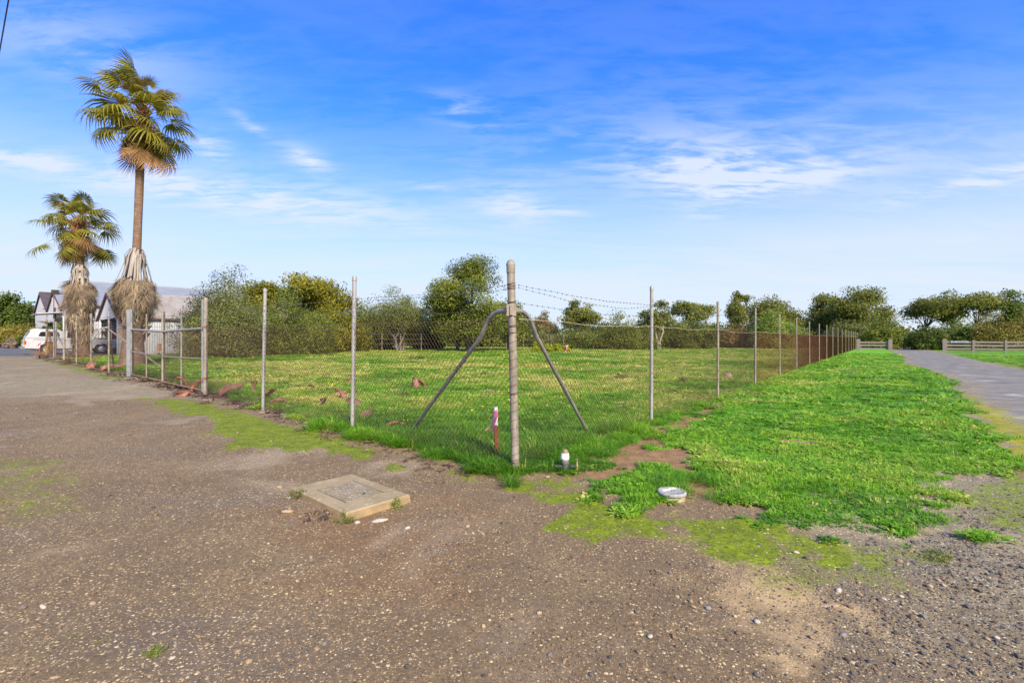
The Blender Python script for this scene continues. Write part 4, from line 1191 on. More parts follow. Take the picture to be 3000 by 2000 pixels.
def build_gate():
    P0, P1, P2 = at(10.28, 0.02), at(14.0, 0.05), at(17.6, 0.0)
    def leaf(a, b, label, stile_mat, blue=False):
        t = thing('gate_leaf', label, 'gate', (0, 0, 0), group='double gate in the wire fence')
        A, B = Vector((a[0], a[1], gz(*a))), Vector((b[0], b[1], gz(*b)))
        up = Vector((0, 0, 1))
        for q, nm, h, r, mt in ((0.0, 'stile', 2.42, 0.058 if not blue else 0.036, 'galv_blue' if not blue else 'galv_old'), (0.5, 'stile', 2.2, 0.021, 'galv_old'), (1.0, 'stile', 2.24, 0.034, 'galv_old')):
            p = A.lerp(B, q)
            MB().tube([p + up * 0.10, p + up * h], r, 10).build(nm, M[mt], t)
        MB().tube([A + up * 1.70, B + up * 1.62], 0.033, 10).build('top_rail', M['galv'], t)
        MB().tube([A + up * 0.92, B + up * 0.86], 0.022, 8).build('middle_rail', M['galv_old'], t)
        MB().tube([A + up * 0.12, B + up * 0.10], 0.026, 8).build('bottom_rail', M['rust_pipe'], t)
        V, F = link_panel(a, b, 0.12, 1.66, r=0.0023)
        MB().add(V, F).build('mesh_panel', M['rust_wire'], t)
        for k, h in enumerate((2.15, 1.98, 1.82)):
            strand([A + up * h, A.lerp(B, 0.5) + up * (h - 0.04), B + up * (h - 0.03)], 0.03, 0.003, True, 0.01, 50 + k).build('barbed_strand', M['rust_wire'], t)
        return t
    l1 = leaf(P0, P1, 'wide pipe framed mesh gate leaf hung from the pale round post', None)
    l2 = leaf(P2, P1 if False else at(14.08, 0.10), 'narrower gate leaf beside the square grey post in front of the tall palm', None, True)
    p = at(14.0, -0.03)
    m = MB(); m.box((0, 0, 1.15), (0.06, 0.06, 0.2)); m.tube([(0, -.03, 1.25), (0.03, -0.05, 1.05), (0, -.04, 0.9), (-0.05, -0.04, 1.0)], 0.012, 6)
    m.build('latch_chain', M['rust_pipe'], l1, (p[0], p[1], gz(*p)))
build_gate()

# ------------------------------------------------------------------ timber fences by the road
M['timber'] = PM('weathered_timber', (0.34, 0.265, 0.20), (0.25, 0.195, 0.145), 3, 0.85, stretch=(0.4, 0.4, 3), bump=0.3, c3=(0.40, 0.33, 0.27))
def rail_fence(label, posts, big, rails, hgts, sign=False):
    t = thing('timber_fence', label, 'fence')
    pp = [Vector((p[0], p[1], gz(*p))) for p in posts]
    d = (pp[-1] - pp[0]).normalized(); ang = math.atan2(d.y, d.x)
    for i, p in enumerate(pp):
        w, h = (0.46, 1.42) if i in big else (0.22, 1.36)
        m = MB().box((0, 0, h / 2 - 0.05), (w * 0.8, w * 0.7, h + 0.1))
        if i in big: m.box((0, 0, h + 0.02), (w * 0.72, w * 0.62, 0.06))
        m.build('post', M['timber'], t, p, ang)
    for a, b in zip(pp[:-1], pp[1:]):
        for h in hgts:
            L = (b - a).length; c = (a + b) / 2
            sk = math.atan2(b.z - a.z + random.uniform(-.03, .03), L)
            o = MB().box((0, 0, 0), (L - 0.05, 0.06, 0.21)).build('rail', M['timber'], t, c + Vector((0, 0, h)))
            o.rotation_euler = (0, -sk, ang)
    return t, pp, ang
wr = [(48.0 + 0.762 * k, 53.0 - 0.647 * k) for k in (0, 2.3, 4.75, 7.2, 9.7, 12.2)]
tf, tp, tang = rail_fence('grey three rail timber fence with a white name sign, across the gravel road', wr, (0,), 3, (1.12, 0.76, 0.38))
def name_sign():
    p = tp[0].lerp(tp[1], 0.52) + Vector((0, 0, 1.15))
    n = Vector((math.sin(tang), -math.cos(tang), 0))
    t = thing('name_sign', 'small white name sign fixed to the top rail of the timber fence', 'sign', p + n * 0.07, tang)
    MB().box((0, 0, 0), (1.42, 0.03, 0.21)).build('board', M['white_paint'], t)
    m = MB(); R = random.Random(9)
    x = -0.53
    for k in range(13):
        if k == 3: x += 0.13
        w = 0.058
        z = R.choice((0.0, 0.012, -0.012))
        m.box((x, -0.0175, z), (0.016, 0.004, 0.085)); 
        if R.random() < 0.75: m.box((x + 0.022, -0.0175, z + R.choice((0.035, -0.035, 0.0))), (0.03, 0.004, 0.016))
        x += w + 0.018
    m.build('lettering', M['black_trim'], t)
name_sign()
rail_fence('short weathered three rail timber fence where the mesh fence meets the road', [(42.9, 59.2), (45.3, 57.2)], (0, 1), 3, (1.05, 0.70, 0.30))

# ------------------------------------------------------------------ things on the ground by the corner
M['conc'] = PM('old_concrete', (0.34, 0.255, 0.135), (0.27, 0.20, 0.10), 5, 0.9, bump=0.35, bscale=60, c3=(0.38, 0.32, 0.21))
M['conc_side'] = PM('stained_concrete', (0.36, 0.24, 0.11), (0.24, 0.17, 0.09), 6, 0.9, bump=0.4, bscale=40)
M['conc_lid'] = PM('lichened_lid', (0.28, 0.22, 0.13), (0.22, 0.165, 0.09), 9, 0.95, bump=0.5, bscale=50, c3=(0.42, 0.37, 0.26))
def concrete_cover():
    H = 0.074
    def top(px, py):
        Z = FPX * (CAM_H - H) / (py - HY); return ((px - CX) / FPX * Z, Z)
    L, Bk, R, F = [np.array(top(*p)) for p in ((850, 1428), (1030, 1387), (1202, 1447), (1018, 1500))]
    c = (L + Bk + R + F) / 4
    ex = ((R - F) + (Bk - L)) / 2; lx = np.linalg.norm(ex); ex = ex / lx
    ly = (np.linalg.norm(L - F) + np.linalg.norm(Bk - R)) / 2
    ang = math.atan2(ex[1], ex[0])
    t = thing('concrete_cover', 'raised concrete access cover with a cracked square lid set in brown gravel', 'concrete cover', (c[0], c[1], 0), ang)
    x, y = lx / 2, ly / 2
    b = 0.012
    # rim: an outer bevelled ring with a recess for the lid
    ix, iy = x * 0.62, y * 0.56
    m = MB()
    o = [(-x, -y), (x, -y), (x, y), (-x, y)]
    ring = lambda X, Y, z: [(-X, -Y, z), (X, -Y, z), (X, Y, z), (-X, Y, z)]
    vs = ring(x + .01, y + .01, -0.06) + ring(x, y, H - b) + ring(x - b, y - b, H) + ring(ix, iy, H) + ring(ix, iy, H - 0.035)
    fs = []
    for lv in range(4):
        for k in range(4):
            k2 = (k + 1) % 4
            fs.append((lv * 4 + k, lv * 4 + k2, (lv + 1) * 4 + k2, (lv + 1) * 4 + k))
    m.add(vs, fs)
    m.m = [1 if i < 4 else 0 for i in range(len(m.f))]
    m.add(ring(ix - .001, iy - .001, H - 0.0345), [(0, 1, 2, 3)])
    m.build('rim', [M['conc'], M['conc_side']], t)
    # the lid, broken into pieces
    cuts = [[(-1, -1), (-0.62, -1), (-0.56, -0.62), (-0.74, -0.35), (-1, -0.30)],
            [(-0.60, -1), (0.98, -1), (1, 1), (-0.95, 1), (-0.98, 0.42), (-0.62, 0.35), (-0.52, 0.08), (-0.70, -0.32), (-0.53, -0.62)],
            [(-1, -0.27), (-0.73, -0.30), (-0.56, 0.07), (-0.66, 0.32), (-1, 0.38)]]
    for i, cpoly in enumerate(cuts):
        g = 0.955
        R_ = random.Random(i)
        pts = []
        for k in range(len(cpoly)):
            a, b2 = cpoly[k], cpoly[(k + 1) % len(cpoly)]
            for q in np.linspace(0, 1, 5)[:-1]:
                pts.append(((a[0] + (b2[0] - a[0]) * q) * ix * g + R_.uniform(-.006, .006), (a[1] + (b2[1] - a[1]) * q) * iy * g + R_.uniform(-.006, .006)))
        n = len(pts); h = H - 0.004 + (0.006 if i == 0 else 0.003 * i)
        mm = MB().add([(p[0], p[1], H - 0.034) for p in pts] + [(p[0], p[1], h) for p in pts], [tuple(range(n))[::-1], tuple(range(n, 2 * n))] + [(k, (k + 1) % n, (k + 1) % n + n, k + n) for k in range(n)])
        lo = mm.build('lid_piece', M['conc_lid'], t)
    # a lifting hole and lichen flecks
    MB().lathe([(0.02, H - 0.002), (0.012, H + 0.0015)], (ix * 0.25, -iy * 0.62, 0.0012), 9).build('lifting_hole', M['dark'], t)
    fl = MB(); R_ = random.Random(5)
    for k in range(34):
        cx_, cy_, rr = R_.uniform(-0.5, 0.8) * ix, R_.uniform(-0.75, 0.8) * iy, R_.uniform(0.004, 0.013)
        pts = [(cx_ + rr * R_.uniform(.6, 1.2) * math.cos(a), cy_ + rr * R_.uniform(.6, 1.2) * math.sin(a), H + 0.0035) for a in np.linspace(0, 2 * PI, 7)[:-1]]
        fl.add(pts + [(cx_, cy_, H + 0.0055)], [(i, (i + 1) % 6, 6) for i in range(6)])
    fo = fl.build('lichen_flecks', M['white_paint'], t); fo['kind'] = 'stuff'
    return c, ang, x, y
cover = concrete_cover()

M['stake_rust'] = PM('rust_red_stake', (0.20, 0.055, 0.025), (0.29, 0.10, 0.045), 14, 0.8)
M['stake_white'] = PM('white_stake_top', (0.78, 0.76, 0.74), (0.72, 0.68, 0.66), 10, 0.6)
M['pink'] = PM('pink_flagging', (0.80, 0.075, 0.21), (0.78, 0.20, 0.32), 10, 0.6)
M['pink_pale'] = PM('faded_pink_flagging', (0.80, 0.32, 0.38), (0.74, 0.22, 0.28), 10, 0.6)
def survey_stake(p, h, label, scale=1.0, lean=-0.02):
    t = thing('survey_stake', label, 'stake', (p[0], p[1], gz(*p)), 0.3)
    w = 0.030 * scale
    def star(z0, z1, k0, k1, r):
        m = MB()
        for a in (90, 210, 330):
            A = math.radians(a)
            c0, c1 = Vector((k0, 0, z0)), Vector((k1, 0, z1))
            d = Vector((math.cos(A), math.sin(A), 0)) * r; s = Vector((-math.sin(A), math.cos(A), 0)) * 0.0045 * scale
            m.add([c0 - s, c0 + s, c0 + d + s, c0 + d - s, c1 - s, c1 + s, c1 + d + s, c1 + d - s], [(0, 3, 2, 1), (4, 5, 6, 7), (0, 1, 5, 4), (1, 2, 6, 5), (2, 3, 7, 6), (3, 0, 4, 7)])
        return m
    zb = h * 0.66
    star(-0.1, zb, 0, lean * 0.66, w).build('picket', M['stake_rust'], t)
    MB().box((lean * 0.83, 0, (zb + h) / 2), (w * 1.5, w * 1.5, h - zb)).build('painted_top', M['stake_white'], t)
    rb = MB()
    rb.lathe([(w * 1.05, h - 0.10 * scale), (w * 1.15, h - 0.08 * scale), (w * 1.15, h - 0.055 * scale), (w * 1.02, h - 0.04 * scale)], (lean * 0.9, 0, 0), 10)
    def tail(pts, wd, mi):
        vs, fs = [], []
        for i, q in enumerate(pts):
            q = Vector(q) * scale + Vector((lean * 0.9, 0, h)); k = Vector((0.6, -0.8 + 0.5 * (i % 2), 0)).normalized() * wd * scale / 2
            vs += [q - k, q + k]
        for i in range(len(pts) - 1): fs.append((2 * i, 2 * i + 1, 2 * i + 3, 2 * i + 2))
        rb.add(vs, fs, mi, True)
    tail([(0.0, -0.036, -0.06), (-0.005, -0.05, -0.12), (-0.03, -0.055, -0.2), (-0.04, -0.05, -0.24), (-0.045, -0.055, -0.30)], 0.024, 0)
    tail([(-0.01, -0.036, -0.06), (-0.04, -0.06, -0.12), (-0.07, -0.06, -0.21), (-0.11, -0.05, -0.25), (-0.14, -0.06, -0.275)], 0.020, 1)
    tail([(0.01, -0.037, -0.05), (0.0, -0.045, -0.11), (-0.022, -0.05, -0.18)], 0.032, 0)
    rb.build('ribbon', [M['pink'], M['pink_pale']], t)
survey_stake((-0.19, 5.98), 0.66, 'rust red survey stake with white top and pink ribbon beside the corner post')
survey_stake(at(37.6, -0.55), 1.0, 'far survey stake with a pink ribbon in front of the parked pickup', 1.5)
survey_stake((5.3, 46.0), 0.7, 'distant pink topped survey stake beside the yellow leaved shrubs', 2.4)

M['brass'] = PM('weathered_brass', (0.32, 0.22, 0.09), (0.22, 0.16, 0.075), 18, 0.6, 0.3)
M['pvc'] = PM('white_plastic', (0.70, 0.68, 0.63), (0.60, 0.57, 0.50), 16, 0.5)
M['grey_plastic'] = PM('grey_plastic', (0.17, 0.17, 0.165), (0.12, 0.115, 0.11), 16, 0.6, c3=(0.34, 0.30, 0.25))
M['black_plastic'] = PM('black_fitting', (0.030, 0.029, 0.030), (0.05, 0.047, 0.045), 12, 0.5)
def water_fitting():
    x, y = gp(1655, 1385)
    t = thing('air_valve', 'irrigation air valve with white collar and brown domed cap by the corner post', 'valve', (x, y, gz(x, y)))
    k = 1.0
    MB().lathe([(0.030, -0.05), (0.030, 0.055), (0.037, 0.06), (0.037, 0.10), (0.044, 0.105), (0.044, 0.16), (0.040, 0.165)], (0, 0, 0), 16).build('valve_body', M['grey_plastic'], t)
    MB().lathe([(0.046, 0.155), (0.050, 0.16), (0.050, 0.185), (0.047, 0.19), (0.047, 0.215), (0.041, 0.228)], (0, 0, 0), 18).build('collar', M['pvc'], t)
    MB().lathe([(0.037, 0.222), (0.037, 0.245), (0.031, 0.262), (0.018, 0.272), (0.004, 0.276)], (0, 0, 0), 16).build('domed_cap', M['brass'], t)
    arm = MB()
    for s in (-1, 1):
        arm.lathe([(0.018, 0.0), (0.018, 0.035), (0.024, 0.038), (0.024, 0.052), (0.019, 0.055), (0.019, 0.07), (0.023, 0.073), (0.023, 0.088), (0.014, 0.092)] if s > 0 else [(0.012, -0.085), (0.022, -0.08), (0.022, -0.062), (0.018, -0.06), (0.018, 0.0)], (0.03 * s, 0, 0.075), 12, axis='X')
    arm.build('side_coupling', M['black_plastic'], t)
    tp_ = MB()
    tp_.lathe([(0.007, -0.08), (0.008, 0.02), (0.013, 0.03), (0.013, 0.05), (0.010, 0.055), (0.015, 0.062), (0.015, 0.095), (0.010, 0.10), (0.010, 0.125), (0.006, 0.13), (0.006, 0.15)], (0.137, 0, 0), 10)
    tp_.box((0.137, 0, 0.158), (0.034, 0.008, 0.010))
    tp_.build('tap', M['brass'], t)
water_fitting()

def round_cap():
    x, y = gp(1968, 1462)
    t = thing('inspection_cover', 'round pale pipe cover with a white strip across its top in a grass clump', 'pipe cap', (x, y, gz(x, y)), 0.5)
    r = 0.125
    s = MB().lathe([(r * 0.95, -0.05), (r * 0.97, 0.05)], (0, 0, 0), 22)
    s.build('pipe', PM('stained_pipe', (0.42, 0.36, 0.22), (0.34, 0.27, 0.15), 12, 0.7), t)
    c = MB().lathe([(r, 0.048), (r * 1.06, 0.052), (r * 1.06, 0.072), (r * 0.98, 0.080), (r * 0.93, 0.081), (r * 0.9, 0.078), (r * 0.4, 0.079), (0.004, 0.079)], (0, 0, 0), 26)
    lid = c.build('lid', PM('grey_lid', (0.38, 0.36, 0.32), (0.30, 0.28, 0.24), 20, 0.7, c3=(0.42, 0.35, 0.24)), t)
    MB().box((0.0, r * 0.30, 0.0825), (r * 1.3, 0.026, 0.007)).build('strip', M['stake_white'], lid)
    d = MB()
    for k in range(5): d.box((random.uniform(-.05, .05), random.uniform(-.045, .01), 0.0805), (random.uniform(.004, .014), random.uniform(.004, .008), 0.004))
    d.build('dirt_flakes', M['litter_dark'], lid)
M['litter_dark'] = PM('dark_dirt', (0.07, 0.045, 0.03), (0.10, 0.065, 0.045), 20, 0.9)
round_cap()

# ------------------------------------------------------------------ loose stones big enough to pick out
M['stone_tan'] = PM('tan_stone', (0.40, 0.28, 0.17), (0.30, 0.20, 0.12), 4, 0.85, bump=0.4, c3=(0.52, 0.42, 0.30))
M['stone_pale'] = PM('pale_limestone', (0.50, 0.43, 0.33), (0.38, 0.31, 0.23), 4, 0.85, bump=0.4, c3=(0.60, 0.54, 0.45))
M['stone_grey'] = PM('grey_stone', (0.25, 0.25, 0.26), (0.17, 0.17, 0.175), 4, 0.8, bump=0.4, c3=(0.36, 0.35, 0.34))
def stone(px, py, wpx, mat, label, group=None, flat=0.6, sx=1.0):
    x, y = gp(px, py)
    w = wpx / FPX * y
    me = pebble_mesh('stone', M[mat], int(px + py), flat, 2)
    for pl in me.polygons: pl.use_smooth = True
    o = link('stone', me)
    o.scale = (w * sx, w * 0.8, w * 0.85)
    o.location = (x, y, gz(x, y) + w * flat * 0.18)
    o.rotation_euler = (random.uniform(-.2, .2), random.uniform(-.2, .2), random.uniform(-0.5, 0.5))
    tag(o, label, 'stone', group)
GS = 'loose stones on the gravel yard'
stone(818, 1428, 15, 'stone_tan', 'small tan stone just off the far corner of the concrete cover', GS)
stone(842, 1500, 28, 'stone_tan', 'large orange tan stone on soil below the concrete cover', GS, 0.5, 1.2)
stone(846, 1459, 16, 'stone_pale', 'pale stone close against the shaded side of the concrete cover', GS)
stone(1112, 1527, 34, 'stone_pale', 'long pale chunk of rubble in front of the concrete cover', GS, 0.42, 1.5)
stone(1046, 1532, 18, 'stone_pale', 'lumpy pale stone beside the grass tuft at the near corner of the concrete cover', GS)
stone(1195, 1548, 20, 'stone_pale', 'cream rubble lump on the gravel past the concrete cover', GS)
stone(1370, 1543, 17, 'stone_tan', 'single tan stone alone on the open gravel in the middle', GS)
stone(890, 1323, 10, 'stone_pale', 'small pale stone on the brown track behind the concrete cover', GS)
stone(2457, 1734, 26, 'stone_pale', 'round cream stone at the edge of the moss patch', GS, 0.75)
stone(2425, 1775, 42, 'stone_tan', 'flat orange slab of stone in the pale dirt patch', GS, 0.25, 1.3)
stone(2333, 1622, 22, 'stone_pale', 'pale stone lying on the bright green moss', GS, 0.5)
stone(1905, 1865, 20, 'stone_pale', 'white stone on the bare soil lower middle of the yard', GS)
stone(2218, 1822, 24, 'stone_pale', 'pale lump half sunk in the pale dirt patch', GS, 0.5)
stone(2075, 1783, 18, 'stone_grey', 'blue grey stone on the brown gravel beside the pale dirt', GS)
stone(2470, 1862, 22, 'stone_grey', 'dark blue grey stone among gravel right of the pale dirt', GS)
stone(125, 1778, 20, 'stone_pale', 'cream stone with a reddish end on the gravel at far left', GS, 0.55, 1.2)
stone(272, 1768, 22, 'stone_tan', 'yellowish stone among grey gravel on the left of the yard', GS, 0.5)
stone(455, 1857, 18, 'stone_pale', 'flat white stone near the weed patch on the left gravel', GS, 0.4, 1.3)
stone(158, 1988, 24, 'stone_tan', 'rounded orange stone at the bottom left edge of the gravel', GS)
stone(505, 1928, 18, 'stone_pale', 'oval cream stone on the gravel, lower left of the yard', GS, 0.5)
stone(2640, 1748, 18, 'stone_pale', 'pale stone in grey gravel right of the dirt patch', GS)
stone(2920, 1868, 20, 'stone_pale', 'cream stone on the coarse grey gravel near the lower right', GS)
stone(1605, 1398, 14, 'stone_tan', 'tan stone on the soil in front of the air valve', GS)
stone(1712, 1445, 18, 'stone_tan', 'brown clod beside a little hole on the moss', GS)
stone(2133, 1110, 30, 'stone_tan', 'pointed brown rock in the paddock just behind the verge fence', 'rocks in the paddock', 0.9)
stone(1815, 1196, 30, 'stone_tan', 'flat reddish rock in the paddock grass near the first verge post', 'rocks in the paddock', 0.5, 1.3)

# ------------------------------------------------------------------ palms
M['trunk_palm'] = NT('palm_trunk')
def palm_trunk_mat():
    t = M['trunk_palm']
    P = t.objc()
    w = t.noise(t.mapping(P, (1.2, 1.2, 14)), 2.0, 4, 0.6)
    n = t.noise(t.mapping(P, (3, 3, 1.2)), 2.5, 4, 0.6)
    c = t.mix(t.ss(w, 0.35, 0.65), (0.15, 0.085, 0.050), (0.235, 0.150, 0.095))
    c = t.mix(t.math('MULTIPLY', t.ss(n, 0.5, 0.7), 0.6), c, (0.27, 0.215, 0.17))
    t.col(c); t.set(Roughness=0.9); t.p.inputs['Specular IOR Level'].default_value = 0.2
    t.bump(w, 0.7, 0.04)
    M['trunk_palm'] = t.mat
palm_trunk_mat()
M['boot'] = PM('red_brown_leaf_bases', (0.22, 0.080, 0.032), (0.34, 0.15, 0.060), 8, 0.8)
M['petiole'] = PM('green_leaf_stalk', (0.22, 0.22, 0.045), (0.30, 0.23, 0.06), 5, 0.5)
M['old_stalk'] = PM('grey_dead_stalk', (0.36, 0.31, 0.255), (0.25, 0.205, 0.165), 5, 0.85, stretch=(1, 1, 0.3))
M['frond'] = leaf_mat('palm_leaf', (0.070, 0.088, 0.010), (0.23, 0.22, 0.020), (0.50, 0.38, 0.045), 0.40, 0.42)
M['frond_dead'] = leaf_mat('dead_palm_leaf', (0.130, 0.062, 0.026), (0.315, 0.170, 0.066), (0.52, 0.33, 0.14), 0.25, 0.8)
M['thatch'] = leaf_mat('grey_palm_thatch', (0.060, 0.044, 0.034), (0.215, 0.155, 0.100), (0.46, 0.34, 0.20), 0.1, 0.9)
def fan_mesh(name, seed, dead=0, blade=1.05, stalk=0.95, mats=None):
    """a costapalmate fan leaf: stalk along +x then a pleated fan of narrow segments, split and drooping at the tips"""
    R = random.Random(seed)
    V, F, T, MI = [], [], [], []
    n = 26
    # stalk
    sp = [(0, 0, 0), (stalk * 0.35, 0, 0.05), (stalk * 0.7, 0, 0.05), (stalk, 0, -0.01)]
    for i, p in enumerate(sp):
        w = 0.035 - 0.006 * i
        for a in range(4):
            q = a * PI / 2 + PI / 4
            V.append((p[0], p[1] + w * math.cos(q), p[2] + 0.5 * w * math.sin(q))); T.append(R.uniform(0.4, 0.6))
    for i in range(3):
        for a in range(4):
            F.append((i * 4 + a, i * 4 + (a + 1) % 4, (i + 1) * 4 + (a + 1) % 4, (i + 1) * 4 + a)); MI.append(1)
    span = math.radians(118 if not dead else 60)
    wind = R.uniform(-0.1, 0.25)
    droop = R.uniform(0.45, 1.25) if not dead else R.uniform(0.0, 0.25)
    for k in range(n):
        a = -span + 2 * span * k / (n - 1) + R.uniform(-.02, .02)
        Ls = blade * (1.0 - 0.30 * abs(a / math.radians(118)) ** 1.6) * R.uniform(0.88, 1.08)
        fold = 0.012 if k % 2 else -0.012
        tw = R.uniform(-0.5, 0.5)
        tipdrop = droop * R.uniform(0.5, 1.5)
        tin = min(max(0.5 + 0.22 * R.gauss(0, 1) * 0.6, 0.05), 0.95)
        o = len(V)
        dirx, diry = math.cos(a), math.sin(a)
        costa = 0.22 * math.cos(a)
        for j, (q, w) in enumerate(((0.03, 0.35), (0.45, 1.0), (0.75, 0.62), (0.93, 0.30), (1.08, 0.05))):
            rad = Ls * q
            wd = blade * 2 * span / n * w * (q if q < 0.5 else 0.5) * 1.08
            z = (-0.16 if not dead else -0.03) * (rad / blade) ** 2 - (max(q - 0.5, 0) ** 2) * 1.6 * tipdrop * blade + fold * (1 if j in (1, 2) else 0.4) - 0.05 * abs(diry) * q
            shr = 1 - 0.35 * max(q - 0.6, 0) * tipdrop
            x, y = stalk + dirx * rad * shr - 0.02, diry * rad * shr + wind * max(q - 0.5, 0) * blade * 0.6
            tx = tw * max(q - 0.55, 0) * 2
            V.append((x + diry * wd / 2, y - dirx * wd / 2, z - wd * tx / 2)); V.append((x - diry * wd / 2, y + dirx * wd / 2, z + wd * tx / 2))
            tt = tin + 0.12 * (q - 0.5) + (0.18 if (q > 0.95 and R.random() < .6) else 0)
            T += [min(max(tt, 0), 1)] * 2
        for j in range(4):
            F.append((o + 2 * j, o + 2 * j + 1, o + 2 * j + 3, o + 2 * j + 2)); MI.append(0)
    return np_mesh(name, V, F, mats, {'tint': ('FLOAT', np.array(T, np.float32))}, mi=MI)
FANS = [fan_mesh('frond', 100 + i, 0, [1.05, 1.0, 0.9, 0.85, 1.1, 0.8][i], [0.85, 1.05, 1.35, 1.5, 0.7, 1.25][i], mats=[M['frond'], M['petiole']]) for i in range(6)]
FANS_DEAD = [fan_mesh('dead_frond', 200 + i, 1, 0.95, 0.8, mats=[M['frond_dead'], M['boot']]) for i in range(4)]
FANS_THATCH = [fan_mesh('thatch_frond', 300 + i, 1, 1.0, 0.12, mats=[M['thatch'], M['old_stalk']]) for i in range(4)]
def aim(o, d, roll=0.0):
    """turn a leaf so its stalk (+x) follows d with its face upward"""
    d = Vector(d).normalized()
    up = Vector((0, 0, 1)) if abs(d.z) < 0.98 else Vector((1, 0, 0))
    y = up.cross(d).normalized(); z = d.cross(y)
    m = Matrix((d, y, z)).transposed() @ Matrix.Rotation(roll, 3, 'X')
    o.rotation_euler = m.to_euler()
def palm(label, base, lean, h_crown, r_base, r_mid, skirt, dead_boss, n_green, size, seed):
    R = random.Random(seed)
    x, y = base; z0 = gz(x, y)
    t = thing('fan_palm', label, 'palm tree', (x, y, z0))
    ax = lambda z: Vector((lean[0] * (z / h_crown) ** 1.0, lean[1] * z / h_crown, z))
    prof = [(-0.1, r_base * 1.25), (0.15, r_base * 1.1), (0.6, r_base), (1.4, r_base * 0.86), (2.4, r_base * 0.78), (4.0, r_mid * 1.15), (6.0, r_mid * 1.05)]
    z = 6.6
    while z < h_crown: prof.append((z, r_mid * R.uniform(0.95, 1.05))); z += 0.5
    prof.append((h_crown + 0.1, r_mid * 0.9))
    prof = [p for p in prof if p[0] <= h_crown + .11]
    MB().tube([ax(p[0]) for p in prof], [p[1] for p in prof], 16).build('trunk', M['trunk_palm'], t)
    # crown boss of red brown leaf bases
    bs = MB()
    for k in range(46):
        a = R.uniform(0, 2 * PI); zz = h_crown - R.uniform(-0.1, 1.35)
        c = ax(zz); d = Vector((math.cos(a), math.sin(a), 0))
        p0 = c + d * r_mid * 0.8; p1 = c + d * (r_mid + R.uniform(.12, .34)) + Vector((0, 0, R.uniform(0.15, 0.5)))
        bs.tube([p0, (p0 + p1) / 2 + d * 0.03, p1], [0.05, 0.045, 0.02], 5)
    bs.build('leaf_bases', M['boot'], t)
    top = ax(h_crown)
    # living leaves
    ga = 2.39996
    for k in range(n_green):
        q = (k + 0.5) / n_green
        el = math.radians(84 - 138 * q ** 0.95 + R.uniform(-24, 24))
        az = k * ga + R.uniform(-.3, .3)
        d = Vector((math.cos(az) * math.cos(el) - 0.14, math.sin(az) * math.cos(el), math.sin(el)))
        o = link('frond', FANS[R.randrange(6)], t)
        o.location = top + Vector((0, 0, 0.25 - 0.9 * q + R.uniform(-.2, .25))) + Vector((d.x, d.y, 0)) * 0.12
        aim(o, d, R.uniform(-.5, .5))
        s = size * (R.uniform(0.80, 1.10) if R.random() < 0.68 else R.uniform(0.5, 0.72)); o.scale = (s * (1.0 if q < .75 else 1.1), s, s)
    # brown dying leaves among and under them
    for k in range(dead_boss):
        az = R.uniform(0, 2 * PI)
        low = R.random() * 1.25
        el = math.radians(R.uniform(-89, -52) if low < 0.72 else R.uniform(-55, 40))
        d = Vector((math.cos(az) * math.cos(el), math.sin(az) * math.cos(el), math.sin(el)))
        o = link('dead_frond', FANS_DEAD[R.randrange(4)], t)
        o.location = top + Vector((math.cos(az), math.sin(az), 0)) * (0.22 if low < .72 else 0.3) + Vector((0, 0, R.uniform(-1.45, -0.1) if low < .72 else R.uniform(-.6, .6)))
        aim(o, d, R.uniform(-.6, .6)); s = size * (R.uniform(0.6, 1.15) if low < .72 else R.uniform(.4, .65)); o.scale = (s, s, s)
    # dead skirt left half way up: bare grey stalks above, shaggy thatch below
    zt, zth, zb, wmax = skirt
    for k in range(34):
        a = 2 * PI * k / 34 + R.uniform(-.08, .08)
        d = Vector((math.cos(a), math.sin(a), 0)); s = Vector((-math.sin(a), math.cos(a), 0))
        za = zt - R.uniform(0, 0.35); ze = zth - R.uniform(-0.25, 0.7); out = wmax * R.uniform(0.55, 0.85)
        c = ax(za)
        pts = [c + d * r_mid, c + d * (r_mid + 0.10) + Vector((0, 0, R.uniform(0.0, 0.10))), ax(za - 0.25) + d * (r_mid + R.uniform(.14, .3)), ax((za + ze) / 2) + d * out * 0.72, ax(ze) + d * out]
        w = R.uniform(0.035, 0.065)
        vs = []
        for i, p in enumerate(pts):
            ww = w * (1.15, 1.1, 0.95, 0.9, 0.8)[i]
            vs += [p - s * ww, p + s * ww, p + s * ww * 0.7 - d * 0.025, p - s * ww * 0.7 - d * 0.025]
        fs = []
        for i in range(4):
            for q in range(4): fs.append((4 * i + q, 4 * i + (q + 1) % 4, 4 * i + 4 + (q + 1) % 4, 4 * i + 4 + q))
        fs += [(3, 2, 1, 0), (16, 17, 18, 19)]
        MB().add(vs, fs).build('dead_stalk', M['old_stalk'], t)
    L = zth - zb
    def rad_at(q):      # q 0 top of the thatch, 1 its bottom
        return wmax * (0.72 + 0.34 * math.sin(min(q * 2.3, 1.0) * PI / 2)) * (1 - 0.50 * max(q - 0.22, 0) ** 1.2)
    for k in range(100):
        q = R.random() ** 0.9
        a = R.uniform(0, 2 * PI)
        if k < 22: q = R.random() * 0.12
        zz = zth - q * L * 0.80 + 0.2
        rr = rad_at(q) - 0.30
        d = Vector((math.cos(a), math.sin(a), 0))
        o = link('thatch_frond', FANS_THATCH[R.randrange(4)], t)
        o.location = ax(zz) + d * rr
        aim(o, d * (R.uniform(0.14, 0.46) if k >= 22 else R.uniform(0.45, 0.95)) + Vector((0, 0, -1)), R.uniform(-.7, .7))
        s = R.uniform(0.75, 1.05) * min(1, L / 2.2 + .3); o.scale = (s, s * 0.8, s)
    V, F, T = [], [], []
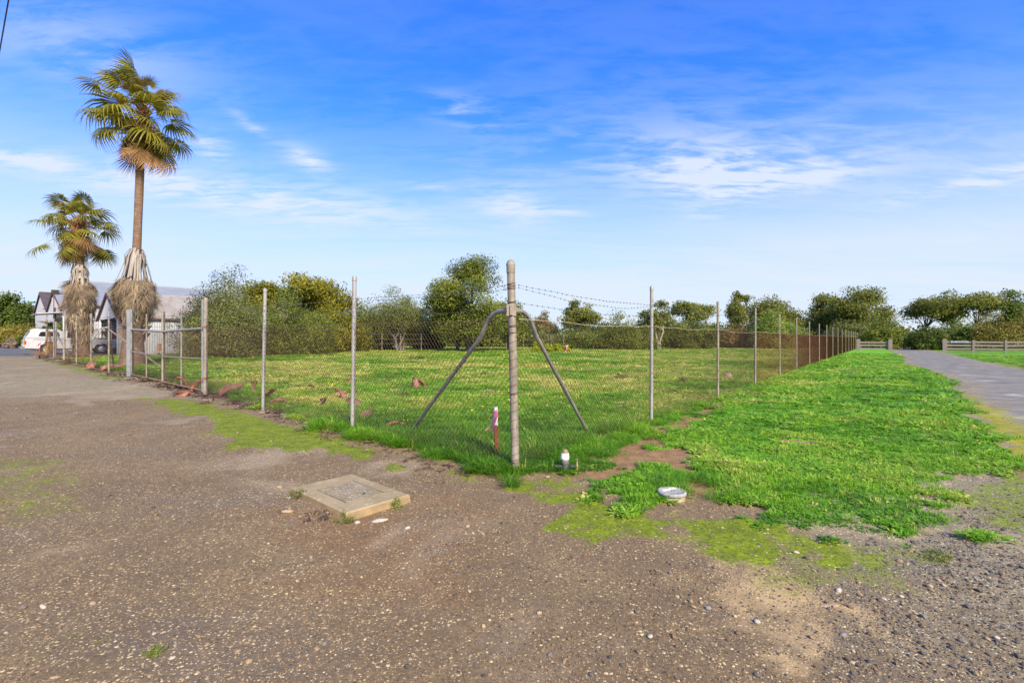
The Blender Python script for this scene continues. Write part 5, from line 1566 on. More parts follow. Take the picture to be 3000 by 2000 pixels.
    for k in range(3000):
        q = R.random(); a = R.uniform(0, 2 * PI)
        zz = zth - q * L + R.uniform(-.1, .2)
        rr = rad_at(min(q + 0.05, 1)) - R.uniform(0.06, 0.32) + 0.34 * float(vnoise(np.array([a * 2.2 + 7]), np.array([zz * 2.0]), seed)[0])
        d = Vector((math.cos(a), math.sin(a), 0)); s = Vector((-math.sin(a), math.cos(a), 0))
        ln = R.uniform(0.25, 0.6); w = R.uniform(0.012, 0.040)
        p0 = ax(zz) + d * rr; p1 = p0 + Vector((0, 0, -ln * 0.55)) + d * R.uniform(-.02, .10) + s * R.uniform(-.08, .08); p2 = p1 + Vector((0, 0, -ln * 0.45)) + d * R.uniform(-.10, .06) + s * R.uniform(-.10, .10)
        o = len(V); tt = min(max(R.gauss(0.5, 0.16) + 0.75 * float(vnoise(np.array([a * 3.0]), np.array([zz * 3.2]), seed + 3)[0]), 0), 1)
        V += [p0 - s * w, p0 + s * w, p1 - s * w, p1 + s * w, p2 - s * w * .2, p2 + s * w * .2]; T += [tt] * 6
        F += [(o, o + 1, o + 3, o + 2), (o + 2, o + 3, o + 5, o + 4)]
    th = link('thatch', np_mesh('thatch', [tuple(v) for v in V], F, M['thatch'], {'tint': ('FLOAT', np.array(T, np.float32))}), t)
    th['kind'] = 'stuff'
    # dark solid heart of the skirt so that it is not see-through
    cp = [(zth + 0.05, rad_at(0) * 0.55), (zth - L * .2, rad_at(.2) - .30), (zth - L * .5, rad_at(.5) - .30), (zth - L * .8, rad_at(.8) - .28), (zb + 0.12, r_base * 0.8)]
    MB().tube([ax(p[0]) for p in cp], [max(p[1], r_mid * .9) for p in cp], 14).build('skirt_core', M['thatch_core'], t)
    return t, ax
M['thatch_core'] = PM('matted_thatch', (0.10, 0.075, 0.055), (0.17, 0.13, 0.095), 9, 0.95, stretch=(2, 2, .4), bump=0.6)
P_TALL, P_SHORT = at(24.9, 2.6), at(31.4, 2.75)
P_TALL = (-18.05, 22.7); P_SHORT = (-27.05, 30.0)
palmT, axT = palm('tall fan palm with a long bare trunk and a ragged grey skirt of dead leaves', P_TALL, (0.50, 0.0), 12.2, 0.47, 0.165, (5.5, 4.05, 2.25, 0.84), 46, 56, 1.09, 5)
palmS, axS = palm('shorter fan palm left of the tall one, its shaggy skirt reaching almost to the ground', P_SHORT, (-0.10, 0.0), 8.6, 0.42, 0.19, (5.8, 4.75, 0.95, 0.74), 40, 46, 1.10, 8)
# big dry boots still stuck below the tall palm's skirt
def old_boots():
    R = random.Random(4)
    b = MB()
    for k in range(16):
        a = R.uniform(0, 2 * PI); z = R.uniform(1.35, 2.5); d = Vector((math.cos(a), math.sin(a), 0)); s = Vector((-d.y, d.x, 0))
        c = axT(z) + d * 0.42
        b.add([c - s * .12 - Vector((0, 0, .3)), c + s * .12 - Vector((0, 0, .3)), c + d * R.uniform(.1, .3) + s * .1 + Vector((0, 0, .12)), c + d * R.uniform(.1, .3) - s * .1 + Vector((0, 0, .12)),
               c - d * .06 - s * .1 - Vector((0, 0, .3)), c - d * .06 + s * .1 - Vector((0, 0, .3)), c + d * .06 + s * .08 + Vector((0, 0, .1)), c + d * .06 - s * .08 + Vector((0, 0, .1))],
              [(0, 1, 2, 3), (7, 6, 5, 4), (0, 4, 5, 1), (1, 5, 6, 2), (2, 6, 7, 3), (3, 7, 4, 0)])
    b.build('dead_boots', M['boot_dry'], palmT)
M['boot_dry'] = PM('dry_leaf_boots', (0.17, 0.105, 0.070), (0.25, 0.17, 0.12), 6, 0.9)
old_boots()

# ------------------------------------------------------------------ fallen palm leaf sheaths inside the fence
M['sheath_out'] = PM('red_leaf_sheath', (0.19, 0.046, 0.024), (0.28, 0.090, 0.046), 9, 0.75, c3=(0.38, 0.21, 0.14), stretch=(1, 4, 4))
M['sheath_in'] = PM('pale_pink_sheath', (0.29, 0.135, 0.090), (0.20, 0.070, 0.042), 7, 0.75, c3=(0.46, 0.34, 0.27), stretch=(1, 4, 4))
def sheath_mesh(name, seed, L=0.5, Wd=0.2, curl=1.1, bend=0.5, pale=False, fray=True):
    R = random.Random(seed)
    nx, ny = 9, 6
    V, F, MI = [], [], []
    th = 0.012
    for lay in range(2):
        for i in range(nx):
            q = i / (nx - 1)
            w = Wd * (0.85 + 0.25 * math.sin(PI * q) + 0.25 * (1 - q)) * (1 + R.uniform(-.06, .06))
            z = bend * L * (q * (1 - q)) * 1.1
            for j in range(ny):
                a = (j / (ny - 1) - 0.5) * 2 * curl * (1.15 - 0.5 * q)
                e = L * q + (L * R.uniform(-.22, .10) if (i in (0, nx - 1) and lay == 0 and fray) else 0)
                if lay and i in (0, nx - 1): e = V[i * ny + j][0]
                rad = w / max(2 * curl, .3) - lay * th
                V.append((e, rad * math.sin(a), z + rad * (1 - math.cos(a)) * (1 if True else -1) + lay * th + (R.uniform(-.006, .006) if not lay else 0)))
    N = nx * ny
    for i in range(nx - 1):
        for j in range(ny - 1):
            a = i * ny + j
            F.append((a, a + 1, a + ny + 1, a + ny)); MI.append(0)
            F.append((N + a, N + a + ny, N + a + ny + 1, N + a + 1)); MI.append(1)
    for i in range(nx - 1):
        for j in (0, ny - 1):
            a = i * ny + j
            F.append((a, a + ny, N + a + ny, N + a) if j == 0 else (a + ny, a, N + a, N + a + ny)); MI.append(0)
    for j in range(ny - 1):
        F.append((j + 1, j, N + j, N + j + 1)); MI.append(0)
        b = (nx - 1) * ny + j
        F.append((b, b + 1, N + b + 1, N + b)); MI.append(0)
    mats = [M['sheath_in'], M['sheath_out']] if pale else [M['sheath_out'], M['sheath_in']]
    return np_mesh(name, V, F, mats, smooth=True, mi=MI)
def sheath(px, py, Lpx, rz, pitch, roll, label, pale=False, seed=0, wf=0.42, curl=1.1, bend=0.5, lift=0.0):
    x, y = gp(px, py)
    L = (1.25 if px < 800 else 1.1) * Lpx / FPX * y
    o = link('palm_sheath', sheath_mesh('palm_sheath', seed, L, L * wf, curl, bend, pale))
    o.location = (x, y, gz(x, y) + 0.02 + lift)
    o.rotation_euler = Matrix((Matrix.Rotation(math.radians(rz), 3, 'Z') @ Matrix.Rotation(math.radians(-pitch), 3, 'Y') @ Matrix.Rotation(math.radians(roll), 3, 'X'))).to_euler()
    tag(o, label, 'palm sheath', 'fallen palm sheaths inside the fence')
    return o
sheath(545, 1143, 42, 160, 38, 40, 'red palm sheath tilted up beside the pale gate post', False, 1, 0.5, 1.2)
sheath(570, 1150, 34, 60, 50, -60, 'small red palm sheath tilted against the foot of the gate post', False, 2, 0.55)
sheath(520, 1160, 26, 20, 20, 100, 'little brown palm sheath on the gravel under the gate rail', False, 3, 0.6)
sheath(622, 1157, 56, 190, 5, 170, 'pale grey pink palm sheath lying flat right of the gate post', True, 4, 0.4)
sheath(645, 1165, 50, 20, 26, 30, 'open red palm sheath arching low at the fence between gate and second post', False, 5, 0.55, 0.9, 0.6)
sheath(683, 1176, 90, 15, 16, 150, 'long red and white palm sheath leaning up across the foot of the fence', True, 6, 0.3, 1.0, 0.5)
sheath(752, 1150, 46, -60, -22, 60, 'thin brown palm sheath sloping down from the long red and white one', False, 7, 0.3, lift=0.2)
sheath(790, 1187, 44, 10, 6, 20, 'low brown palm sheath at the foot of the second fence post', False, 8, 0.4)
sheath(873, 1198, 70, 30, 20, 150, 'pale pink palm sheath with a hooked end in grass between two posts', True, 9, 0.42, 1.0, 0.9)
sheath(925, 1145, 34, 150, 16, 30, 'small tan palm sheath lying in grass well inside the fence', False, 10, 0.4)
sheath(970, 1160, 46, 30, 14, 60, 'narrow tan palm stalk lying askew in the paddock grass', False, 11, 0.22)
sheath(1003, 1172, 44, 150, 40, 20, 'dark red palm sheath poking up just before the fence post', False, 12, 0.5)
sheath(1040, 1196, 80, -38, -10, 170, 'pale folded palm sheath leaning beside the fence post, bark red underneath', True, 13, 0.42, 0.7, 0.5, lift=0.2)
sheath(1062, 1238, 46, 70, 30, 0, 'ragged orange palm sheath standing under the pale folded one', False, 14, 0.7, 0.7)
sheath(1058, 1128, 44, 165, 22, 140, 'pink palm sheath on grass in the middle of the paddock, farther back', True, 15, 0.4)
sheath(1216, 1142, 42, 110, 52, 150, 'upright pink and red palm sheath in the open grass', True, 16, 0.5)
sheath(1245, 1140, 44, 160, 30, 40, 'twisted pink palm sheath right beside the upright one in the grass', False, 17, 0.4, 0.9)
sheath(1142, 1148, 28, 10, 8, 20, 'small flat brown palm sheath left of the upright pink pair', False, 18, 0.4)
sheath(1168, 1262, 48, 5, 10, 160, 'tan palm sheath in the long grass by the foot of the pipe brace', True, 19, 0.45)
sheath(1130, 1262, 46, 30, 18, 0, 'black shaded hollow palm sheath near the tan one by the pipe brace', False, 20, 0.5, 1.3)
sheath(1438, 1157, 18, 80, 40, 20, 'tiny dark curled palm sheath behind the corner post', False, 21, 0.6)
sheath(262, 1080, 32, 110, 24, 20, 'reddish palm sheath lying behind the wire past the gate', False, 22, 0.45)
sheath(300, 1088, 36, 30, 14, 30, 'heap like brown palm sheath on grass beside the far fence post', False, 23, 0.5)
sheath(420, 1118, 70, 20, 10, 170, 'dry straw coloured palm stalk lying behind the closed gate', True, 24, 0.14)

# brush heap of fallen leaves at the foot of the short palm
def brush_heap():
    R = random.Random(12)
    x, y = -28.3, 29.4
    t = thing('brush_heap', 'heap of rusty brown fallen palm leaves at the foot of the shorter palm', 'brush heap', (x, y, gz(x, y)))
    for k in range(16):
        o = link('dead_frond', FANS_DEAD[k % 4], t)
        a = R.uniform(0, 2 * PI)
        o.location = (R.uniform(-0.5, 1.9), R.uniform(-.4, .4), R.uniform(0.12, 0.45))
        aim(o, (math.cos(a), math.sin(a), R.uniform(-.25, .15)), R.uniform(-.5, .5)); s = R.uniform(.4, .65); o.scale = (s, s, s * .6)
    p = at(39.4, -0.05)
    h = thing('hanging_frond', 'dead brown palm leaf caught upright on the end posts of the far fence', 'palm leaf', (p[0], p[1], gz(*p)))
    for k in range(5):
        o = link('dead_frond', FANS_DEAD[k % 4], h)
        o.location = (R.uniform(-.25, .25), R.uniform(-.1, .1), R.uniform(1.5, 1.9)); aim(o, (R.uniform(-.15, .15), R.uniform(-.1, .1), -1), R.uniform(-1, 1)); o.scale = (0.85, 0.5, 0.85)
    o = link('dead_frond', FANS_DEAD[1], h); o.location = (0.3, 0, 2.35); aim(o, (-1, 0.2, -0.1), 0.3); o.scale = (.6, .5, .6)
brush_heap()

# ------------------------------------------------------------------ trees and shrubs
M['bark_grey'] = PM('grey_bark', (0.20, 0.165, 0.135), (0.12, 0.095, 0.075), 5, 0.9, stretch=(2, 2, .5))
M['bark_pale'] = PM('pale_gum_bark', (0.46, 0.40, 0.34), (0.28, 0.22, 0.18), 4, 0.8, stretch=(2, 2, .5))
M['bark_dark'] = PM('dark_bark', (0.075, 0.055, 0.042), (0.11, 0.085, 0.065), 5, 0.9, stretch=(2, 2, .5))
LM = {
    'olive': leaf_mat('olive_leaves', (0.079, 0.102, 0.017), (0.182, 0.214, 0.031), (0.373, 0.386, 0.063)),
    'grey': leaf_mat('grey_green_leaves', (0.089, 0.099, 0.028), (0.208, 0.225, 0.063), (0.396, 0.406, 0.119)),
    'dark': leaf_mat('dark_green_leaves', (0.044, 0.064, 0.011), (0.109, 0.152, 0.022), (0.242, 0.288, 0.040)),
    'yellow': leaf_mat('yellow_green_leaves', (0.100, 0.106, 0.012), (0.236, 0.224, 0.020), (0.472, 0.401, 0.035)),
    'lime': leaf_mat('bright_yellow_leaves', (0.20, 0.26, 0.012), (0.42, 0.46, 0.015), (0.62, 0.60, 0.030)),
    'gum': leaf_mat('gum_leaves', (0.083, 0.098, 0.019), (0.192, 0.206, 0.035), (0.384, 0.360, 0.065)),
    'brown': leaf_mat('brown_dry_leaves', (0.145, 0.092, 0.029), (0.286, 0.189, 0.057), (0.447, 0.322, 0.101)),
    'orange': leaf_mat('orange_tinged_leaves', (0.106, 0.104, 0.022), (0.254, 0.224, 0.042), (0.496, 0.378, 0.066)),
    'fresh': leaf_mat('soft_green_leaves', (0.101, 0.143, 0.026), (0.237, 0.304, 0.048), (0.411, 0.473, 0.086)),
    'pinkish': leaf_mat('pinkish_flower_heads', (0.19, 0.14, 0.09), (0.34, 0.25, 0.18), (0.50, 0.40, 0.32)),
}
def leaf_cloud(C, sig, nper, size, aspect, gen, droop=0.0, tint_c=None, flat=1.0, out=None):
    """quads scattered round clump centres; returns V, F, tint"""
    n = len(C)
    cnt = gen.poisson(nper, n) + 2
    idx = np.repeat(np.arange(n), cnt)
    k = len(idx)
    off = gen.normal(0, 1, (k, 3))
    ln = np.linalg.norm(off, axis=1, keepdims=True)
    off = off / ln * np.minimum(ln, 1.7)
    sg = sig[idx][:, None] * np.array([1, 1, flat])
    P = C[idx] + off * sg
    d = gen.normal(0, 1, (k, 3)); d[:, 2] -= droop * 2.0
    d /= np.linalg.norm(d, axis=1, keepdims=True)
    # leaf faces look mostly outward from their clump and crown
    nn = off / np.maximum(ln, 1e-6) * 0.7 + gen.normal(0, 0.65, (k, 3)) + np.array([0, 0, 0.35])
    if out is not None: nn = nn + 0.9 * out[idx]
    s = np.cross(nn, d); s /= np.linalg.norm(s, axis=1, keepdims=True) + 1e-9
    L = size * gen.uniform(0.6, 1.35, (k, 1)); Wd = L * aspect * gen.uniform(0.7, 1.3, (k, 1))
    a0 = P - d * L / 2; a1 = P + d * L / 2; md = P + np.cross(s, d) * Wd * 0.2
    V = np.stack([a0, md - s * Wd / 2, a1, md + s * Wd / 2], 1).reshape(-1, 3)
    F = np.arange(4 * k).reshape(-1, 4)
    t = (tint_c[idx] if tint_c is not None else 0.5) + gen.normal(0, 0.13, k)
    T = np.repeat(np.clip(t, 0, 1), 4)
    return V, F, T
def crown_points(lobes, n, gen, shell=0.5):
    vol = np.array([l[3] * l[4] * l[5] for l in lobes]) ** 0.75
    pick = gen.choice(len(lobes), n, p=vol / vol.sum())
    d = gen.normal(0, 1, (n, 3)); d /= np.linalg.norm(d, axis=1, keepdims=True)
    r = shell + (1 - shell) * gen.random((n, 1)) ** 0.6
    Lb = np.array(lobes)[pick]
    return Lb[:, :3] + d * r * Lb[:, 3:6], d
def tree(name, label, cat, px, Z, top, width_px, leaf, style='dome', seed=1, n_cl=170, per=46, size=0.20, aspect=0.45, bark='bark_grey', bare=0.2, group=None, trunk_r=None, droop=0.2, stems=1, sky=0.0, lean=0.0, zlift=0.0):
    """crown fitted to a height and spread in metres; style sets where the leaf masses sit"""
    gen = np.random.default_rng(seed); R = random.Random(seed)
    X = (px - CX) / FPX * Z
    z0 = gz(X, Z)
    H = (CAM_H + (HY - top) / FPX * Z - z0) * 1.05
    wd = width_px / FPX * Z / 2 * 1.10
    t = thing(name, label, cat, (X, Z, z0), 0.0, group)
    lobes = []
    dep = wd * 0.85
    if style == 'bush':          # leaves to the ground, uneven top
        for k in range(9):
            a = R.uniform(0, 2 * PI); q = R.random() ** 0.6
            lx, ly = math.cos(a) * wd * 0.62 * q, math.sin(a) * dep * 0.62 * q
            hh = H * R.uniform(0.62, 1.0) * (1 - 0.30 * q) if k else H
            rz = hh * 0.5
            lobes.append((lx, ly, hh - rz, wd * R.uniform(0.34, 0.5), dep * R.uniform(0.34, 0.5), rz))
        for k in range(8):
            a = 2 * PI * k / 8 + R.uniform(-.3, .3)
            lobes.append((math.cos(a) * wd * 0.7, math.sin(a) * dep * 0.7, H * 0.26, wd * 0.34, dep * 0.34, H * 0.28))
    elif style == 'dome':
        lo = bare * H
        for k in range(12):
            a = R.uniform(0, 2 * PI); q = 0.25 + 0.75 * R.random() if k else 0
            zc = lo + (H - lo) * (0.74 - 0.42 * q * R.uniform(.5, 1.3)) if k else lo + (H - lo) * 0.76
            rr = R.uniform(0.26, 0.42)
            lobes.append((math.cos(a) * wd * 0.66 * q, math.sin(a) * dep * 0.66 * q, zc, wd * rr, dep * rr, (H - lo) * 0.23))
    elif style == 'umbrella':
        lo = bare * H
        for k in range(13):
            a = R.uniform(0, 2 * PI); q = math.sqrt(R.random())
            zc = H - (H - lo) * (0.16 + 0.45 * q * q + R.uniform(0, .22))
            rr = R.uniform(0.18, 0.32)
            lobes.append((math.cos(a) * wd * 0.78 * q, math.sin(a) * dep * 0.78 * q, zc, wd * rr, dep * rr, (H - lo) * 0.13))
    elif style == 'gum':
        lo = bare * H
        for k in range(15):
            a = R.uniform(0, 2 * PI); q = math.sqrt(R.random())
            zc = lo + (H - lo) * R.uniform(0.12, 0.9) * (1 - 0.35 * q)
            if k == 0: zc, q = H - (H - lo) * 0.11, 0.1
            rr = R.uniform(0.16, 0.30)
            lobes.append((math.cos(a) * wd * 0.78 * q, math.sin(a) * dep * 0.78 * q, zc, wd * rr, dep * rr, (H - lo) * R.uniform(0.09, 0.15)))
    elif style == 'layered':      # spreading, several flat storeys up to the crown
        lo = bare * H
        for k in range(20):
            q = R.random(); a = R.uniform(0, 2 * PI)
            zc = lo + (H - lo) * (0.10 + 0.84 * q)
            env = math.sin(PI * min(max(0.18 + 0.74 * q, 0), 1)) ** 0.7
            rr = R.uniform(0.22, 0.36)
            lobes.append((math.cos(a) * wd * 0.68 * env, math.sin(a) * dep * 0.68 * env, zc, wd * rr, dep * rr, (H - lo) * 0.13))
        lobes.append((0, 0, H - (H - lo) * 0.13, wd * 0.30, dep * 0.3, (H - lo) * 0.13))
    C, dirs = crown_points(lobes, n_cl, gen, 0.45 if style in ('gum', 'umbrella') else 0.55)
    C[:, 2] = np.clip(C[:, 2], 0.15 + zlift, H)
    cc = np.array([0, 0, H * (0.45 if style == 'bush' else 0.5 + 0.3 * bare)])
    sig = np.full(n_cl, 0.085 * (wd + H * 0.5)) * gen.uniform(0.6, 1.15, n_cl)
    tint_c = np.clip(gen.normal(0.48, 0.17, n_cl), 0.05, 0.95)
    V, F, T = leaf_cloud(C, sig, per * (2.1 if Z < 57 else 1.5), size * (0.98 if Z < 57 else 1.15), aspect * 1.15, gen, droop, tint_c, 0.6 if style in ('umbrella', 'gum', 'layered') else 0.85, (C - cc) / (np.linalg.norm(C - cc, axis=1, keepdims=True) + 1e-6))
    V[:, 2] = np.maximum(V[:, 2], 0.02)
    V[:, 0] += lean * V[:, 2]
    link('crown', np_mesh('crown', V, F, LM[leaf], {'tint': ('FLOAT', T.astype(np.float32))}), t)
    # trunk, limbs reaching into the leaf masses
    tr = trunk_r or 0.03 * H
    m = MB()
    fork = max(bare * H * 0.9, 0.25 * H if style != 'bush' else 0.18 * H)
    for sidx in range(stems):
        a0 = 2 * PI * sidx / max(stems, 1) + R.uniform(-.4, .4)
        so = (0 if stems == 1 else 0.35 * tr / 0.2)
        ft = Vector((math.cos(a0) * so * 1.6 + lean * fork, math.sin(a0) * so, fork * R.uniform(.8, 1.1)))
        m.tube([(math.cos(a0) * so * .3, math.sin(a0) * so * .3, -0.15), (math.cos(a0) * so * .5 + R.uniform(-.05, .05), math.sin(a0) * so * .5, fork * 0.4), ft], [tr * 1.3 / stems ** .5, tr / stems ** .5, tr * 0.8 / stems ** .5], 8)
        order = sorted(range(len(lobes)), key=lambda i: R.random())[:max(5, 12 // stems)]
        for i in order:
            l = lobes[i]; e = Vector((l[0] + lean * l[2], l[1], l[2]))
            if e.z < fork * 0.9: continue
            mid = ft.lerp(e, 0.5) + Vector((R.uniform(-.1, .1) * wd, R.uniform(-.1, .1) * wd, 0.08 * H * R.random()))
            r0 = tr * 0.5 / stems ** .5
            m.tube([ft, mid, e], [r0, r0 * 0.65, r0 * 0.22], 6)
            for q in range(2):
                e2 = e + Vector((R.uniform(-1, 1) * l[3], R.uniform(-1, 1) * l[4], R.uniform(0.0, 1) * l[5] * 1.2))
                m.tube([mid.lerp(e, .6), e2], [r0 * 0.35, r0 * 0.12], 5, cap=False)
    m.build('trunk', M[bark], t)
    return t
def tufts_of(gum, tf):
    """a tuft carried high on a bare stem is part of the gum below it"""
    for ch in list(tf.children):
        ch.parent = gum
        ch.location = (tf.location - gum.location) * 1.0
    bpy.data.objects.remove(tf)
G1 = 'trees and shrubs along the back of the paddock'
tree('feathery_bush', 'feathery grey green bush rising over the end of the white shed', 'bush', 650, 31.5, 798, 220, 'grey', 'bush', 3, 420, 60, 0.15, 0.30, 'bark_grey', group=G1, droop=0.35)
tree('spreading_tree', 'flat topped tree with yellow green leaves and sky showing under its crown', 'tree', 880, 46, 806, 300, 'yellow', 'umbrella', 14, 190, 50, 0.24, 0.55, 'bark_grey', 0.42, group=G1)
tree('yellow_shrub', 'dense yellow green shrub hanging low under the flat topped tree', 'bush', 985, 43, 868, 170, 'yellow', 'bush', 25, 190, 50, 0.20, 0.5, group=G1)
tree('olive_bush', 'broad soft olive bush in front of the flat topped tree', 'bush', 842, 37, 848, 255, 'olive', 'bush', 6, 400, 58, 0.15, 0.35, group=G1, droop=0.3)
tree('olive_bush', 'low olive bush filling the gap beside the feathery bush', 'bush', 745, 39, 900, 130, 'olive', 'bush', 31, 150, 50, 0.16, 0.35, group=G1)
tree('willowy_tree', 'willowy pale olive tree with bare twigs above and a leaning forked trunk', 'tree', 1165, 47, 884, 215, 'grey', 'dome', 8, 300, 52, 0.17, 0.3, 'bark_grey', 0.12, group=G1, stems=3, droop=0.5, trunk_r=0.22)
tree('sparse_tree', 'thin half bare grey tree whose twigs stand above the willowy one', 'tree', 1155, 52, 846, 130, 'grey', 'gum', 9, 80, 22, 0.17, 0.4, 'bark_grey', 0.3, group=G1, stems=2)
tree('olive_bush', 'rounded olive bush between the yellow shrub and the willowy tree', 'bush', 1085, 50, 866, 170, 'olive', 'bush', 40, 220, 48, 0.19, 0.35, group=G1)
tree('dark_shrub', 'dark green shrub squeezed in left of the big paddock tree', 'bush', 1255, 53, 890, 90, 'dark', 'bush', 10, 130, 50, 0.2, 0.45, group=G1)
tree('paddock_tree', 'biggest paddock tree, broad and leafy behind the corner of the fence', 'tree', 1372, 46, 780, 215, 'olive', 'layered', 11, 300, 62, 0.19, 0.45, 'bark_dark', 0.14, group=G1, trunk_r=0.26, lean=0.0)
tree('dark_bush', 'added dark lower half of the foliage around the trunk of the biggest paddock tree', 'bush', 1340, 48.5, 870, 190, 'dark', 'dome', 12, 190, 55, 0.19, 0.4, 'bark_dark', 0.05, group=G1)  # extra dark-leaved crown added as the biggest tree's lower foliage, not a bush
tree('olive_tree', 'olive leaved tree just left of the corner post with a thick trunk', 'tree', 1490, 51, 885, 150, 'olive', 'dome', 13, 200, 52, 0.20, 0.4, 'bark_dark', 0.12, group=G1)
tree('brown_tree', 'brown half dead looking tree behind the corner post', 'tree', 1592, 78, 913, 76, 'brown', 'bush', 15, 160, 46, 0.25, 0.35, group=G1)
tree('gum_tree', 'open crowned gum with visible limbs, tallest between corner post and next post', 'tree', 1690, 72, 884, 130, 'gum', 'gum', 16, 120, 46, 0.28, 0.4, 'bark_grey', 0.40, group=G1)
tree('low_bush', 'dark low bush under the brown tree, behind the yellow shrubs', 'bush', 1585, 66, 955, 110, 'grey', 'bush', 17, 130, 44, 0.22, 0.4, group=G1)
tree('rounded_bush', 'wide dark olive bush at the foot of the open crowned gum', 'bush', 1712, 60, 952, 190, 'olive', 'bush', 18, 240, 50, 0.21, 0.35, group=G1)
tree('rounded_bush', 'tall rounded pair of green bushes just left of the first verge post', 'bush', 1832, 58, 922, 165, 'olive', 'bush', 19, 260, 54, 0.20, 0.35, group=G1)
tree('pale_gum', 'gum with pale branching trunk seen through the wire right of the first verge post', 'tree', 1930, 62, 890, 110, 'gum', 'gum', 20, 75, 36, 0.24, 0.45, 'bark_pale', 0.45, group=G1, stems=2, trunk_r=0.2)
tree('umbrella_tree', 'wide umbrella crowned tree with sky between its limbs', 'tree', 2030, 72, 884, 150, 'gum', 'umbrella', 21, 110, 50, 0.26, 0.45, 'bark_dark', 0.5, group=G1)
tree('rounded_bush', 'bush with yellowish top standing beneath the umbrella crowned tree', 'bush', 2018, 64, 925, 145, 'olive', 'bush', 22, 220, 50, 0.22, 0.4, group=G1)
slender = tree('slender_gum', 'slender gum with two small tufts on top of a rounded crown', 'tree', 2160, 76, 888, 86, 'gum', 'dome', 23, 100, 46, 0.26, 0.45, 'bark_dark', 0.32, group=G1)
tufts_of(slender, tree('top_tuft', 'tuft', 'tree', 2157, 77.5, 859, 26, 'gum', 'gum', 24, 14, 34, 0.24, 0.45, 'bark_dark', 0.78, group=G1, trunk_r=0.1))
tufts_of(slender, tree('top_tuft', 'tuft', 'tree', 2186, 77.8, 866, 34, 'gum', 'umbrella', 26, 14, 34, 0.24, 0.45, 'bark_dark', 0.80, group=G1, trunk_r=0.1))
tree('round_tree', 'soft round pale green tree in front of darker gums beyond the mesh fence', 'tree', 2262, 70, 902, 140, 'fresh', 'bush', 27, 230, 52, 0.23, 0.4, group=G1)
tree('back_gum', 'gum crown rising just behind the soft round green tree', 'tree', 2265, 84, 876, 190, 'gum', 'dome', 28, 180, 50, 0.30, 0.45, 'bark_dark', 0.2, group=G1)
tree('reddish_shrub', 'low red brown shrubs seen through the far mesh of the verge fence', 'bush', 2170, 74, 955, 170, 'brown', 'bush', 29, 170, 42, 0.24, 0.4, group=G1)
tree('reddish_shrub', 'second low brownish shrub farther along behind the verge fence', 'bush', 2330, 78, 952, 170, 'olive', 'bush', 30, 170, 42, 0.24, 0.4, group=G1)
tree('large_gum', 'large dark gum left of the tallest roadside gum', 'tree', 2410, 90, 872, 165, 'gum', 'gum', 32, 190, 50, 0.32, 0.45, 'bark_dark', 0.15, group=G1)
tree('large_gum', 'tallest roadside gum with a small raised crown, beyond the mesh fence', 'tree', 2535, 84, 855, 165, 'gum', 'layered', 33, 260, 54, 0.30, 0.45, 'bark_dark', 0.12, group=G1)
tree('pale_bush', 'pale olive bush below the tallest roadside gum at the timber fence', 'bush', 2590, 72, 922, 110, 'olive', 'bush', 34, 200, 50, 0.24, 0.4, group=G1)
tree('pale_bush', 'lower pale bush left of the timber fence end', 'bush', 2500, 80, 935, 140, 'grey', 'bush', 35, 180, 48, 0.25, 0.4, group=G1)
for i, (px, Z, top, w, lf) in enumerate(((1130, 68, 912, 200, 'olive'), (1300, 66, 925, 160, 'dark'), (1450, 66, 915, 170, 'olive'), (1570, 84, 935, 130, 'dark'), (1760, 80, 935, 170, 'dark'), (1925, 82, 925, 150, 'olive'), (2085, 86, 940, 150, 'dark'), (2200, 90, 925, 140, 'olive'), (2350, 96, 915, 170, 'dark'), (2470, 98, 905, 170, 'olive'))):
    tree('belt_bush', ['olive belt bush behind the willowy tree', 'dark belt bush far back between the willowy tree and corner post', 'olive belt bush just behind the corner post', 'dark belt bush behind the brown tree', 'dark belt bush right of the open crowned gum', 'olive belt bush behind the pale branching gum', 'dark belt bush right of the umbrella crowned tree', 'olive belt bush behind the slender gum', 'dark belt bush right of the soft round green tree', 'olive belt bush behind the roadside gums'][i],
         'bush', px, Z, top, w, lf, 'bush', 90 + i, 190, 44, 0.30, 0.5, group=G1)
G2 = 'trees beyond the gravel road'
tree('airy_gum', 'airy gum with layered sky lit crown, tallest beyond the road', 'tree', 2790, 82, 840, 215, 'gum', 'umbrella', 36, 140, 46, 0.30, 0.45, 'bark_dark', 0.42, group=G2, trunk_r=0.25)
tree('airy_gum', 'airy gum leaning over the road bend, left of the tallest one', 'tree', 2712, 84, 872, 140, 'gum', 'umbrella', 37, 95, 44, 0.30, 0.45, 'bark_dark', 0.40, group=G2, trunk_r=0.22)
tree('airy_gum', 'thin stemmed airy gum right of the tallest one', 'tree', 2862, 80, 858, 130, 'gum', 'umbrella', 38, 75, 42, 0.30, 0.45, 'bark_dark', 0.48, group=G2, trunk_r=0.14)
tree('airy_gum', 'dense gum at the right edge above the orange tinged shrub', 'tree', 2965, 78, 862, 150, 'dark', 'gum', 39, 150, 50, 0.30, 0.45, 'bark_dark', 0.25, group=G2)
tree('roadside_shrub', 'dark rounded shrub where the road narrows into the trees', 'bush', 2735, 64, 948, 125, 'dark', 'bush', 41, 190, 50, 0.23, 0.4, group=G2)
tree('roadside_shrub', 'soft green shrub with sunlit top behind the timber fence post', 'bush', 2822, 66, 930, 150, 'olive', 'bush', 42, 220, 50, 0.23, 0.4, group=G2)
tree('roadside_shrub', 'very dark shrub directly behind the white name sign', 'bush', 2845, 61, 948, 80, 'dark', 'bush', 43, 130, 48, 0.22, 0.4, group=G2)
